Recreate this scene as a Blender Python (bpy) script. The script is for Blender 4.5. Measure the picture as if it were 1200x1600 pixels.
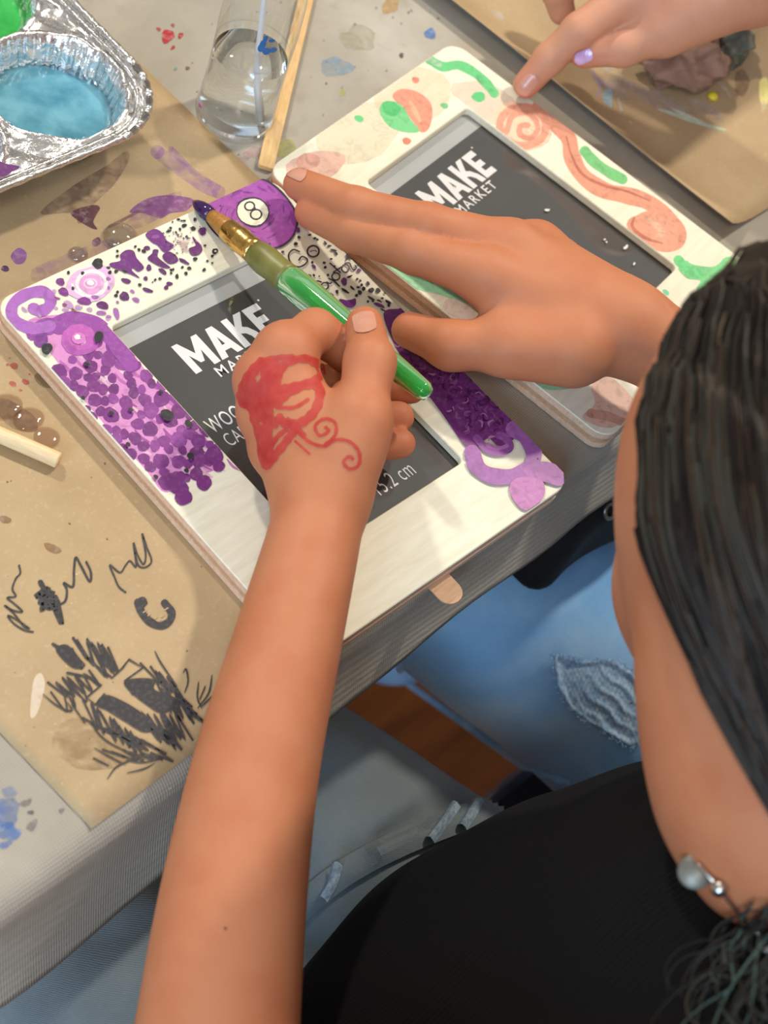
import bpy, math, random
import numpy as np
from mathutils import Vector, Matrix
from mathutils.bvhtree import BVHTree

for o in list(bpy.data.objects):
    bpy.data.objects.remove(o)
scene = bpy.context.scene
col = scene.collection
random.seed(7)

# ------------------------------------------------------------------ camera
CR = np.array([[0.69736861, -0.66070308, 0.27775611],
               [-0.44971697, -0.70513853, -0.54821009],
               [0.55806063, 0.25739288, -0.78887086]])      # rows: right, down, forward
CT = np.array([-1.03971157, -0.551508665, 4.40481120])
S, F, ZT, TH = .178, 2600., .74, .012                          # frame width, focal px, table height, frame thickness
ZF = ZT + TH
CC = -CR.T @ CT * S + np.array([0, 0, ZF])
cam_d = bpy.data.cameras.new('camera')
cam = bpy.data.objects.new('camera', cam_d)
col.objects.link(cam)
cam_d.sensor_fit = 'VERTICAL'
cam_d.sensor_height = 24
cam_d.lens = F / 1600 * 24
cam_d.clip_start = .02
M3 = np.stack([CR[0], -CR[1], -CR[2]], 1)
cam.matrix_world = Matrix([list(M3[i]) + [CC[i]] for i in range(3)] + [[0, 0, 0, 1]])
cam_d.dof.use_dof = True
cam_d.dof.focus_distance = .80
cam_d.dof.aperture_fstop = cam_d.lens / 5.6
scene.camera = cam

# ------------------------------------------------------------------ light
world = bpy.data.worlds.new('room_light')
scene.world = world
world.use_nodes = True
bg = world.node_tree.nodes['Background']
bg.inputs[0].default_value = (1.0, .95, .89, 1)
bg.inputs[1].default_value = .31


def area(name, loc, target, size, power, color):
    l = bpy.data.lights.new(name, 'AREA')
    l.shape = 'DISK'
    l.size = size
    l.energy = power
    l.color = color
    o = bpy.data.objects.new(name, l)
    o.location = loc
    o.rotation_euler = (Vector(target) - Vector(loc)).to_track_quat('-Z', 'Y').to_euler()
    col.objects.link(o)
    return o


area('ceiling_lamp_side', (1.35, -.05, 2.65), (.1, -.1, .75), .13, 22, (1, .91, .76))
area('ceiling_lamp_front', (.35, 1.75, 2.65), (.1, -.1, .75), .15, 23, (1, .92, .79))
area('ceiling_lamp_back', (-1.2, -.9, 2.65), (.1, -.2, .75), .3, 8, (1, .93, .84))
area('window_daylight', (-2.3, -1.0, 1.9), (.1, -.3, .6), 1.3, 38, (.50, .74, 1))

scene.view_settings.view_transform = 'Standard'
scene.view_settings.look = 'None'
scene.view_settings.gamma = 1
scene.view_settings.use_curve_mapping = False
scene.view_settings.exposure = 0.37


# ------------------------------------------------------------------ helpers
def ray(px, py):
    return CR.T @ np.array([(px - 600) / F, (py - 800) / F, 1.])


def P(px, py, z):
    """the point at height z that the photograph shows at this pixel"""
    d = ray(px, py)
    return CC + d * (z - CC[2]) / d[2]


def D(px, py, dep):
    return CC + ray(px, py) * dep


def lin(c):
    return tuple((x / 12.92 if x <= .04045 else ((x + .055) / 1.055) ** 2.4) for x in [v / 255. for v in c[:3]])


def tag(o, label=None, cat=None, group=None, kind=None):
    if label: o['label'] = label
    if cat: o['category'] = cat
    if group: o['group'] = group
    if kind: o['kind'] = kind
    return o


def empty(name, loc=(0, 0, 0), rz=0):
    o = bpy.data.objects.new(name, None)
    o.location = loc
    o.rotation_euler = (0, 0, rz)
    o.empty_display_size = .05
    col.objects.link(o)
    return o


def mk(name, verts, faces, mat=None, parent=None, smooth=False, loc=None):
    me = bpy.data.meshes.new(name)
    me.from_pydata([tuple(map(float, v)) for v in verts], [], [tuple(map(int, f)) for f in faces])
    if smooth:
        me.polygons.foreach_set('use_smooth', [True] * len(me.polygons))
    me.update()
    o = bpy.data.objects.new(name, me)
    col.objects.link(o)
    if mat: me.materials.append(mat)
    if parent: o.parent = parent
    if loc is not None: o.location = loc
    return o


def fast_mesh(name, v, f, mat, parent=None, smooth=True):
    """numpy verts and quads to an object"""
    me = bpy.data.meshes.new(name)
    v = np.asarray(v, np.float32)
    f = np.asarray(f, np.int32)
    n = f.shape[1]
    me.vertices.add(len(v))
    me.vertices.foreach_set('co', v.ravel())
    me.loops.add(f.size)
    me.loops.foreach_set('vertex_index', f.ravel())
    me.polygons.add(len(f))
    me.polygons.foreach_set('loop_start', np.arange(0, f.size, n, dtype=np.int32))
    me.polygons.foreach_set('loop_total', np.full(len(f), n, np.int32))
    me.polygons.foreach_set('use_smooth', np.full(len(f), smooth))
    me.update(calc_edges=True)
    me.validate()
    o = bpy.data.objects.new(name, me)
    col.objects.link(o)
    me.materials.append(mat)
    if parent: o.parent = parent
    return o


def vcol(o, rgb, name='Col'):
    """rgb: (n,4) linear colour for each vertex"""
    a = o.data.color_attributes.new(name, 'FLOAT_COLOR', 'POINT')
    a.data.foreach_set('color', np.asarray(rgb, np.float32).ravel())


class MB:
    def __init__(self):
        self.v = []; self.f = []

    def add(self, v, f):
        n = len(self.v)
        self.v += [tuple(map(float, a)) for a in v]
        self.f += [tuple(i + n for i in a) for a in f]

    def box(self, x0, x1, y0, y1, z0, z1):
        self.add([(x0, y0, z0), (x1, y0, z0), (x1, y1, z0), (x0, y1, z0), (x0, y0, z1), (x1, y0, z1), (x1, y1, z1), (x0, y1, z1)],
                 [(3, 2, 1, 0), (4, 5, 6, 7), (0, 1, 5, 4), (1, 2, 6, 5), (2, 3, 7, 6), (3, 0, 4, 7)])

    def tube(self, pts, r, n=10, closed=False, caps=True, flat=1.0):
        pts = [np.array(p, float) for p in pts]
        m = len(pts)
        rr = r if hasattr(r, '__len__') else [r] * m
        up = np.array([0, 0, 1.])
        v = []
        pa = None
        for i in range(m):
            a = pts[(i - 1) % m] if closed or i > 0 else pts[i]
            b = pts[(i + 1) % m] if closed or i < m - 1 else pts[i]
            t = b - a
            t = t / (np.linalg.norm(t) + 1e-12)
            if pa is None:
                s = np.cross(t, up)
                if np.linalg.norm(s) < 1e-3: s = np.cross(t, [1, 0, 0])
            else:
                s = pa - t * (pa @ t)
            s = s / (np.linalg.norm(s) + 1e-12)
            pa = s
            w = np.cross(s, t)
            for k in range(n):
                g = 2 * math.pi * k / n
                v.append(pts[i] + rr[i] * (math.cos(g) * s + flat * math.sin(g) * w))
        f = []
        for i in range(m if closed else m - 1):
            j = (i + 1) % m
            for k in range(n):
                l = (k + 1) % n
                f.append((i * n + k, i * n + l, j * n + l, j * n + k))
        if not closed and caps:
            f.append(tuple(range(n))[::-1])
            f.append(tuple((m - 1) * n + k for k in range(n)))
        self.add(v, f)

    def lathe(self, prof, c=(0, 0, 0), n=40):
        v = []; f = []
        for r, z in prof:
            for k in range(n):
                g = 2 * math.pi * k / n
                v.append((c[0] + r * math.cos(g), c[1] + r * math.sin(g), c[2] + z))
        for i in range(len(prof) - 1):
            for k in range(n):
                l = (k + 1) % n
                f.append((i * n + k, i * n + l, (i + 1) * n + l, (i + 1) * n + k))
        self.add(v, f)

    def build(self, name, mat, parent=None, smooth=True):
        return mk(name, self.v, self.f, mat, parent, smooth)


def catmull(pts, per=8, closed=False):
    pts = [np.array(p, float) for p in pts]
    out = []
    n = len(pts)
    rng = n if closed else n - 1
    for i in range(rng):
        p0 = pts[(i - 1) % n] if closed or i > 0 else pts[i] * 2 - pts[i + 1]
        p1 = pts[i]; p2 = pts[(i + 1) % n]
        p3 = pts[(i + 2) % n] if closed or i + 2 < n else p2 * 2 - p1
        for k in range(per):
            t = k / per
            out.append(.5 * ((2 * p1) + (p2 - p0) * t + (2 * p0 - 5 * p1 + 4 * p2 - p3) * t * t + (3 * p1 - p0 - 3 * p2 + p3) * t ** 3))
    if not closed: out.append(pts[-1])
    return out


# ------------------------------------------------------------------ materials
def newmat(name):
    m = bpy.data.materials.new(name)
    m.use_nodes = True
    nt = m.node_tree
    b = nt.nodes['Principled BSDF']
    return m, nt, b


def coords(nt, scale=1, rot=0):
    tc = nt.nodes.new('ShaderNodeTexCoord')
    mp = nt.nodes.new('ShaderNodeMapping')
    nt.links.new(tc.outputs['Object'], mp.inputs[0])
    mp.inputs['Scale'].default_value = (scale, scale, scale) if not hasattr(scale, '__len__') else scale
    mp.inputs['Rotation'].default_value = (0, 0, rot)
    return mp.outputs[0]


def noise(nt, vec, scale, detail=4, rough=.5, dist=0):
    n = nt.nodes.new('ShaderNodeTexNoise')
    n.inputs['Scale'].default_value = scale
    n.inputs['Detail'].default_value = detail
    n.inputs['Roughness'].default_value = rough
    n.inputs['Distortion'].default_value = dist
    nt.links.new(vec, n.inputs['Vector'])
    return n.outputs['Fac']


def ramp(nt, fac, stops):
    r = nt.nodes.new('ShaderNodeValToRGB')
    e = r.color_ramp.elements
    while len(e) < len(stops): e.new(.5)
    for i, (p, c) in enumerate(stops):
        e[i].position = p
        e[i].color = (*c[:3], 1) if len(c) < 4 else c
    nt.links.new(fac, r.inputs[0])
    return r.outputs[0]


def mix(nt, a, b, fac, mode='MIX'):
    m = nt.nodes.new('ShaderNodeMix')
    m.data_type = 'RGBA'
    m.blend_type = mode
    for s, i in ((fac, 0), (a, 6), (b, 7)):
        if isinstance(s, (int, float)): m.inputs[i].default_value = s
        elif isinstance(s, tuple): m.inputs[i].default_value = (*s[:3], 1)
        else: nt.links.new(s, m.inputs[i])
    return m.outputs[2]


def bump(nt, b, h, strength=.2, dist=.001):
    n = nt.nodes.new('ShaderNodeBump')
    n.inputs['Strength'].default_value = strength
    n.inputs['Distance'].default_value = dist
    nt.links.new(h, n.inputs['Height'])
    nt.links.new(n.outputs[0], b.inputs['Normal'])


def simple(name, c1, c2=None, scale=60, rough=.6, bstr=.15, bdist=.0005, metallic=0, detail=4, vscale=1, lo=.35, hi=.65, spec=.5, coat=0):
    m, nt, b = newmat(name)
    v = coords(nt, vscale)
    n = noise(nt, v, scale, detail)
    c2 = c2 or c1
    nt.links.new(ramp(nt, n, [(lo, lin(c1)), (hi, lin(c2))]), b.inputs['Base Color'])
    b.inputs['Roughness'].default_value = rough
    b.inputs['Metallic'].default_value = metallic
    b.inputs['Specular IOR Level'].default_value = spec
    b.inputs['Coat Weight'].default_value = coat
    if bstr: bump(nt, b, n, bstr, bdist)
    return m


def paint_mat(name, rough=.45, wear=.14, scale=140):
    """paint whose own colour (and thinness, in alpha) is stored on the mesh; streaks from noise"""
    m, nt, b = newmat(name)
    at = nt.nodes.new('ShaderNodeAttribute')
    at.attribute_name = 'Col'
    v = coords(nt)
    n = noise(nt, v, scale, 5, .6, 1.2)
    n2 = noise(nt, v, scale * 3.1, 3)
    lt = mix(nt, at.outputs['Color'], (1, .93, .95), .35)
    dk = mix(nt, at.outputs['Color'], (0, 0, 0), .30)
    c = mix(nt, dk, at.outputs['Color'], ramp(nt, n, [(.3, (0, 0, 0)), (.5, (1, 1, 1))]))
    f = nt.nodes.new('ShaderNodeMath'); f.operation = 'MULTIPLY'
    nt.links.new(ramp(nt, n2, [(.5, (0, 0, 0)), (.72, (1, 1, 1))]), f.inputs[0]); f.inputs[1].default_value = wear
    c = mix(nt, c, lt, f.outputs[0])
    nt.links.new(c, b.inputs['Base Color'])
    b.inputs['Roughness'].default_value = rough
    # thin paint lets the ground show through, more in some places than others
    ma = nt.nodes.new('ShaderNodeMath'); ma.operation = 'MULTIPLY_ADD'
    nt.links.new(n, ma.inputs[0]); ma.inputs[1].default_value = 1.6; ma.inputs[2].default_value = -.8
    mu = nt.nodes.new('ShaderNodeMath'); mu.operation = 'SUBTRACT'; mu.inputs[0].default_value = 1
    nt.links.new(at.outputs['Alpha'], mu.inputs[1])
    mm = nt.nodes.new('ShaderNodeMath'); mm.operation = 'MULTIPLY'
    nt.links.new(ma.outputs[0], mm.inputs[0]); nt.links.new(mu.outputs[0], mm.inputs[1])
    ad = nt.nodes.new('ShaderNodeMath'); ad.operation = 'ADD'; ad.use_clamp = True
    nt.links.new(at.outputs['Alpha'], ad.inputs[0]); nt.links.new(mm.outputs[0], ad.inputs[1])
    nt.links.new(ad.outputs[0], b.inputs['Alpha'])
    return m


def shell_mat(name, tint=(1, 1, 1), rough=.03, base=.05, edge=.6):
    """thin clear sheet: looks through, mirrors more at grazing angles"""
    m, nt, b = newmat(name)
    nt.nodes.remove(b)
    tr = nt.nodes.new('ShaderNodeBsdfTransparent'); tr.inputs[0].default_value = (*tint, 1)
    gl = nt.nodes.new('ShaderNodeBsdfGlossy'); gl.inputs['Roughness'].default_value = rough
    lw = nt.nodes.new('ShaderNodeLayerWeight'); lw.inputs[0].default_value = .5
    mr = nt.nodes.new('ShaderNodeMapRange')
    mr.inputs[3].default_value = base; mr.inputs[4].default_value = edge
    pw = nt.nodes.new('ShaderNodeMath'); pw.operation = 'POWER'; pw.inputs[1].default_value = 3
    nt.links.new(lw.outputs['Facing'], pw.inputs[0])
    nt.links.new(pw.outputs[0], mr.inputs[0])
    mx = nt.nodes.new('ShaderNodeMixShader')
    nt.links.new(mr.outputs[0], mx.inputs[0]); nt.links.new(tr.outputs[0], mx.inputs[1]); nt.links.new(gl.outputs[0], mx.inputs[2])
    nt.links.new(mx.outputs[0], nt.nodes['Material Output'].inputs[0])
    return m


def wood_mat(name, c1, c2, along=0, rough=.55, scale=14):
    m, nt, b = newmat(name)
    v = coords(nt, (scale * .12, scale, scale), along)
    n = noise(nt, v, 18, 5, .6, .6)
    nt.links.new(ramp(nt, n, [(.3, lin(c1)), (.7, lin(c2))]), b.inputs['Base Color'])
    b.inputs['Roughness'].default_value = rough
    bump(nt, b, n, .15, .0004)
    return m


def skin_mat():
    m, nt, b = newmat('skin')
    at = nt.nodes.new('ShaderNodeAttribute'); at.attribute_name = 'Col'
    v = coords(nt)
    n = noise(nt, v, 45, 4)
    n2 = noise(nt, v, 900, 3)
    c = mix(nt, at.outputs['Color'], (.78, .40, .28), ramp(nt, n, [(.45, (0, 0, 0)), (.8, (.35, .35, .35))]), 'MULTIPLY')
    nt.links.new(c, b.inputs['Base Color'])
    b.inputs['Roughness'].default_value = .58
    b.inputs['Specular IOR Level'].default_value = .35
    b.inputs['Subsurface Weight'].default_value = .12
    b.inputs['Subsurface Radius'].default_value = (.006, .0025, .0012)
    b.inputs['Subsurface Scale'].default_value = 1
    bump(nt, b, n2, .12, .0003)
    return m


def denim_mat(name, c1, c2, c3):
    m, nt, b = newmat(name)
    v = coords(nt)
    n = noise(nt, v, 9, 4, .6, .4)
    w = nt.nodes.new('ShaderNodeTexWave')
    w.bands_direction = 'DIAGONAL'
    w.inputs['Scale'].default_value = 420
    w.inputs['Distortion'].default_value = 3
    nt.links.new(v, w.inputs['Vector'])
    f = noise(nt, v, 500, 3)
    c = ramp(nt, n, [(.3, lin(c1)), (.5, lin(c2)), (.72, lin(c3))])
    c = mix(nt, c, (1, 1, 1), mulv(nt, f, .22), 'SOFT_LIGHT')
    nt.links.new(c, b.inputs['Base Color'])
    b.inputs['Roughness'].default_value = .85
    b.inputs['Sheen Weight'].default_value = .15
    bump(nt, b, addv(nt, w.outputs['Fac'], f), .25, .0006)
    return m


def mulv(nt, a, k):
    m = nt.nodes.new('ShaderNodeMath'); m.operation = 'MULTIPLY'; m.inputs[1].default_value = k
    nt.links.new(a, m.inputs[0])
    return m.outputs[0]


def addv(nt, a, b_):
    m = nt.nodes.new('ShaderNodeMath'); m.operation = 'ADD'
    nt.links.new(a, m.inputs[0]); nt.links.new(b_, m.inputs[1])
    return m.outputs[0]


MAT = {}
MAT['paint'] = paint_mat('paint')
MAT['wash'] = paint_mat('paint_wash', .5, .6, 90)
MAT['ink'] = paint_mat('marker_ink', .6, .12, 200)
MAT['frame_front'] = wood_mat('frame_front_wood', (226, 220, 196), (240, 236, 216), 0, .6)
MAT['frame_ply'] = wood_mat('frame_ply', (220, 178, 146), (240, 206, 178), 0, .6, 30)
MAT['frame_ply_dark'] = wood_mat('frame_ply_dark', (186, 146, 112), (210, 170, 136), 0, .7, 30)
MAT['card'] = simple('insert_card', (52, 52, 52), (58, 58, 58), 30, .55, 0)
MAT['card_grey'] = simple('insert_grey_band', (176, 179, 178), (184, 186, 185), 30, .5, 0)
MAT['print_white'] = simple('insert_white_print', (232, 230, 232), (240, 238, 240), 30, .5, 0)
MAT['glass'] = shell_mat('frame_glass', (1, 1, 1), .04, .035, .8)
MAT['skin'] = skin_mat()
MAT['nail'] = simple('fingernail', (206, 146, 124), (214, 158, 136), 80, .25, 0)
MAT['nail_polish'] = simple('violet_nail', (188, 150, 205), (212, 180, 226), 200, .15, 0, coat=.6)
MAT['table'] = simple('table_top', (205, 203, 198), (214, 212, 206), 30, .5, .05)
MAT['metal'] = simple('grey_metal_tube', (120, 118, 124), (140, 138, 144), 50, .35, .02, metallic=.8)
MAT['floor'] = wood_mat('floor_wood', (122, 62, 20), (158, 88, 34), 0, .45, 3)


def canvas_mat():
    m, nt, b = newmat('canvas_cloth')
    v = coords(nt)
    n = noise(nt, v, 5, 5, .6, .3)
    n2 = noise(nt, v, 60, 4)
    c = ramp(nt, n, [(.3, lin((148, 141, 128))), (.55, lin((172, 165, 152))), (.75, lin((200, 195, 184)))])
    c = mix(nt, c, lin((150, 140, 124)), ramp(nt, n2, [(.58, (0, 0, 0)), (.75, (.5, .5, .5))]))
    nt.links.new(c, b.inputs['Base Color'])
    b.inputs['Roughness'].default_value = .9
    w1 = nt.nodes.new('ShaderNodeTexWave'); w1.bands_direction = 'X'; w1.inputs['Scale'].default_value = 230; w1.inputs['Distortion'].default_value = 1.5
    w2 = nt.nodes.new('ShaderNodeTexWave'); w2.bands_direction = 'Y'; w2.inputs['Scale'].default_value = 230; w2.inputs['Distortion'].default_value = 1.5
    nt.links.new(v, w1.inputs['Vector']); nt.links.new(v, w2.inputs['Vector'])
    bump(nt, b, addv(nt, addv(nt, w1.outputs['Fac'], w2.outputs['Fac']), n2), .3, .0006)
    return m


MAT['canvas'] = canvas_mat()


def kraft_mat():
    m, nt, b = newmat('kraft_paper')
    v = coords(nt)
    n = noise(nt, v, 14, 5, .6)
    n2 = noise(nt, v, 420, 4, .7)
    c = ramp(nt, n, [(.3, lin((170, 144, 106))), (.7, lin((188, 162, 124)))])
    c = mix(nt, c, lin((206, 184, 148)), ramp(nt, n2, [(.55, (0, 0, 0)), (.8, (.55, .55, .55))]))
    nt.links.new(c, b.inputs['Base Color'])
    b.inputs['Roughness'].default_value = .62
    bump(nt, b, n2, .15, .0003)
    return m


MAT['kraft'] = kraft_mat()


# ------------------------------------------------------------------ paint drawn as thin layers
def in_poly(x, y, poly):
    r = False
    for i in range(len(poly)):
        (x1, y1), (x2, y2) = poly[i], poly[(i + 1) % len(poly)]
        if (y1 > y) != (y2 > y) and x < (x2 - x1) * (y - y1) / (y2 - y1) + x1: r = not r
    return r


class Paint:
    """flat paint strokes; points are drawn in one space and mapped to the surface by fn(u, v) -> (x, y)"""
    def __init__(self, fn, z0, clip=None, dz=2e-6):
        self.fn = fn; self.z = z0; self.dz = dz
        self.v = []; self.f = []; self.c = []; self.clip = clip; self.avoid = None

    def poly(self, pts, c, a=1.0):
        q = [self.fn(p[0], p[1]) for p in pts]
        if self.clip: q = self.clip(q)
        if len(q) < 3: return
        n = len(self.v)
        self.z += self.dz
        self.v += [(p[0], p[1], self.z) for p in q]
        self.f.append(tuple(range(n, n + len(q))))
        self.c += [(*lin(c), a)] * len(q)

    def blob(self, x, y, rx, ry=None, ang=0, c=(0, 0, 0), a=1.0, jit=.12, n=18):
        ry = ry or rx
        ph = [random.uniform(0, 6.28) for _ in range(3)]
        pts = []
        ca, sa = math.cos(math.radians(ang)), math.sin(math.radians(ang))
        for k in range(n):
            g = 2 * math.pi * k / n
            r = 1 + jit * (math.sin(2 * g + ph[0]) * .5 + math.sin(3 * g + ph[1]) * .4 + math.sin(5 * g + ph[2]) * .3)
            u, w = rx * r * math.cos(g), ry * r * math.sin(g)
            pts.append((x + u * ca - w * sa, y + u * sa + w * ca))
        self.poly(pts, c, a)

    def shape(self, pts, c, a=1.0, per=5):
        self.poly(catmull([(*p, 0) for p in pts], per, True), c, a)

    def stroke(self, pts, w, c, a=1.0, smooth=True, per=7, taper=False, wob=.06):
        p = catmull([(*q, 0) for q in pts], per) if smooth and len(pts) > 2 else [np.array((*q, 0.)) for q in pts]
        m = len(p)
        self.z += self.dz
        prev = None
        for i in range(m):
            t = p[min(i + 1, m - 1)] - p[max(i - 1, 0)]
            t = t / (np.linalg.norm(t) + 1e-9)
            nn = np.array([-t[1], t[0], 0])
            ww = (w[min(int(i / m * len(w)), len(w) - 1)] if hasattr(w, '__len__') else w) * .5 * (1 + wob * math.sin(i * 1.7 + len(self.v)))
            if taper: ww *= .35 + .65 * math.sin(math.pi * (i + .5) / m)
            l, r = p[i] + nn * ww, p[i] - nn * ww
            if prev is not None:
                if self.avoid and in_poly((l[0] + r[0]) / 2, (l[1] + r[1]) / 2, self.avoid):
                    prev = (l, r)
                    continue
                q = [self.fn(*k[:2]) for k in (prev[0], l, r, prev[1])]
                if self.clip: q = self.clip(q)
                if len(q) >= 3:
                    n = len(self.v)
                    self.v += [(k[0], k[1], self.z + (i % 6) * 3e-7) for k in q]
                    self.f.append(tuple(range(n, n + len(q))))
                    self.c += [(*lin(c), a)] * len(q)
            prev = (l, r)
        w0 = w if not hasattr(w, '__len__') else None
        if w0 and not taper:
            for e in (p[0], p[-1]):
                self.blob(e[0], e[1], w0 * .5, None, 0, c, a, .03, 10)

    def ring(self, x, y, rx, ry, w, c, a=1.0):
        pts = [(x + rx * math.cos(g), y + ry * math.sin(g)) for g in np.linspace(0, 6.4, 16)]
        self.stroke(pts, w, c, a)

    def build(self, name, mat, parent):
        o = mk(name, self.v, self.f, mat, parent)
        o['kind'] = 'stuff'
        vcol(o, self.c)
        return o


def halfclip(q, nx, ny, d):
    out = []
    for i in range(len(q)):
        a, b = q[i], q[(i + 1) % len(q)]
        da, db = a[0] * nx + a[1] * ny - d, b[0] * nx + b[1] * ny - d
        if da <= 0: out.append(a)
        if (da < 0) != (db < 0) and da != db:
            t = da / (da - db)
            out.append((a[0] + (b[0] - a[0]) * t, a[1] + (b[1] - a[1]) * t))
    return out


def homog(src, dst):
    A = []
    for (x, y), (u, v) in zip(src, dst):
        A.append([x, y, 1, 0, 0, 0, -u * x, -u * y, -u])
        A.append([0, 0, 0, x, y, 1, -v * x, -v * y, -v])
    return np.linalg.svd(np.array(A))[2][-1].reshape(3, 3)


# ------------------------------------------------------------------ the setting
b = MB()
b.box(-3, 3.2, -3, 3, -.04, 0)
tag(b.build('floor', MAT['floor'], smooth=False), 'orange brown wooden floor under the table', 'floor', kind='structure')

MAT['wall'] = simple('wall_paint', (196, 190, 178), (204, 198, 186), 8, .9, .05)
b = MB(); b.box(-3, 3.3, 3, 3.1, 0, 2.8)
tag(b.build('wall_back', MAT['wall'], smooth=False), 'plain pale wall far behind the table', 'wall', kind='structure')
b = MB(); b.box(3.2, 3.3, -3, 3, 0, 2.8)
tag(b.build('wall_right', MAT['wall'], smooth=False), 'plain pale wall to the right of the table', 'wall', kind='structure')

# table under the cloth
tb = empty('folding_table', (.3, .14, 0))
tag(tb, 'long folding table hidden under the canvas cloth', 'table')
b = MB(); b.box(-1.1, 1.1, -.345, .37, .715, .7365); b.build('tabletop', MAT['table'], tb, False)
for x in (-.95, .95):
    for y in (-.30, .30):
        b = MB(); b.tube([(x, y, 0), (x, y, .716)], .014); b.build('leg', MAT['metal'], tb)

# canvas tablecloth: flat on top, falling over both long edges
EDGE = -.237
cl = empty('tablecloth', (.3, .14, ZT))
tag(cl, 'off-white canvas tablecloth spotted with paint, hanging over the table edge', 'tablecloth')
prof = [(-.25, None)]
xs = np.arange(-.85, 1.46, .012)
ys = [.52] + list(np.arange(.50, EDGE + .012, -.03)) + [EDGE + .010]
vv = []
nrow = 0
rows = []
for y in ys: rows.append((y, ZT))
for k in range(1, 7):
    g = k / 6 * math.pi / 2
    rows.append((EDGE + .010 - .012 * math.sin(g), ZT - .012 + .012 * math.cos(g)))
for k in range(1, 13):
    rows.append((EDGE - .002 - .011 * (k / 12) ** 1.3, ZT - .012 - .066 * k / 12))
rows.append((EDGE - .011, ZT - .0785))
for k in range(1, 12):
    rows.append((EDGE + .001 - .0105 * (1 - k / 11), ZT - .078 + .064 * k / 11))
for (y, z) in rows:
    hang = max(0, (ZT - z) / .078)
    for x in xs:
        dr_ = float(np.interp(x, [-.10, .03, .09, .20, .30], [1.0, .60, .46, .42, .60]))
        ye = float(np.interp(x, [-.30, -.165, .21, .32, 1.0], [-.004, -.004, .0130, .010, .0]))
        w = (.0018 * math.sin(x * 21 + .6) + .0008 * math.sin(x * 57 + 1)) * hang
        zz = z + .0012 * math.sin(x * 55) * hang * hang
        zz = ZT - .012 - (ZT - .012 - zz) * dr_ if zz < ZT - .012 else zz
        vv.append((x - .3, y + w + (ye if y < 0 else 0) - .14, zz - ZT))
n = len(xs)
ff = [(i * n + k, (i + 1) * n + k, (i + 1) * n + k + 1, i * n + k + 1) for i in range(len(rows) - 1) for k in range(n - 1)]
fast_mesh('cloth', vv, ff, MAT['canvas'], cl)

# stains of paint on the cloth
wl = lambda u, v: tuple(P(u, v, ZT)[:2] - np.array([.3, .14]))
pt = Paint(wl, .0003)
for x, y, r, c, a in [(262, 57, 12, (168, 38, 44), 1), (282, 56, 5, (168, 38, 44), .9), (270, 75, 4, (168, 38, 44), .9), (248, 46, 4, (175, 60, 60), .7), (270, 40, 3, (150, 60, 50), .7),
                      (293, 107, 4, (110, 60, 50), .8), (274, 108, 3, (90, 150, 150), .6), (525, 105, 24, (120, 165, 195), .35), (672, 53, 10, (90, 130, 185), .75),
                      (447, 235, 20, (190, 190, 90), .45), (610, 8, 14, (196, 158, 100), .6), (535, 145, 6, (190, 190, 90), .5), (627, 87, 4, (60, 60, 50), .7), (412, 118, 3, (60, 50, 50), .8),
                      (560, 60, 30, (170, 165, 130), .25), (370, 262, 20, (200, 160, 160), .3), (395, 240, 16, (200, 150, 150), .3), (320, 240, 14, (180, 130, 160), .25),
                      (8, 1270, 26, (70, 120, 190), .45), (14, 1300, 18, (70, 120, 190), .5), (40, 1255, 9, (90, 95, 105), .5), (50, 1290, 10, (90, 95, 105), .35), (96, 1267, 4, (70, 70, 75), .8),
                      (15, 1240, 14, (80, 130, 190), .35), (48, 1270, 5, (70, 75, 90), .6), (8, 1320, 10, (60, 110, 190), .4), (830, 20, 10, (200, 190, 180), .4)]:
    pt.blob(x, y, r, r * random.uniform(.6, .95), random.uniform(-40, 40), c, a, .3, 16)
for k in range(70):
    x, y = random.uniform(300, 700), random.uniform(0, 260)
    pt.blob(x, y, random.uniform(.8, 2.2), None, 0, random.choice([(90, 80, 70), (120, 110, 100), (150, 90, 80), (110, 130, 150)]), .55, .3, 8)
pt.build('paint_stains', MAT['wash'], cl)
hm = Paint(lambda u, v: (u, v), 0)


# kraft paper sheets
def sheet(name, corners, z, label, lift=None, nx=40, ny=40):
    A, B, Cc, Dd = [np.array(c, float) for c in corners]     # lower left, lower right, upper right, upper left
    c0 = (A + B + Cc + Dd) / 4
    root = empty(name, (c0[0], c0[1], ZT))
    tag(root, label, 'paper')
    v = []
    for lay in (0, 1):
        for j in range(ny + 1):
            for i in range(nx + 1):
                s, t = i / nx, j / ny
                p = (A * (1 - s) + B * s) * (1 - t) + (Dd * (1 - s) + Cc * s) * t
                zz = z + (lift(s, t) if lift else 0) - lay * .0004
                v.append((p[0] - c0[0], p[1] - c0[1], zz - ZT))
    m = (nx + 1) * (ny + 1)
    f = []
    for j in range(ny):
        for i in range(nx):
            a = j * (nx + 1) + i
            f.append((a, a + 1, a + nx + 2, a + nx + 1))
            f.append((m + a, m + a + nx + 1, m + a + nx + 2, m + a + 1))
    for j in range(ny):
        a = j * (nx + 1)
        f.append((a, a + nx + 1, m + a + nx + 1, m + a))
        a = a + nx
        f.append((a, m + a, m + a + nx + 1, a + nx + 1))
    for i in range(nx):
        f.append((i, m + i, m + i + 1, i + 1))
        a = ny * (nx + 1) + i
        f.append((a, a + 1, m + a + 1, m + a))
    fast_mesh('sheet', v, f, MAT['kraft'], root)
    return root, c0


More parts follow.
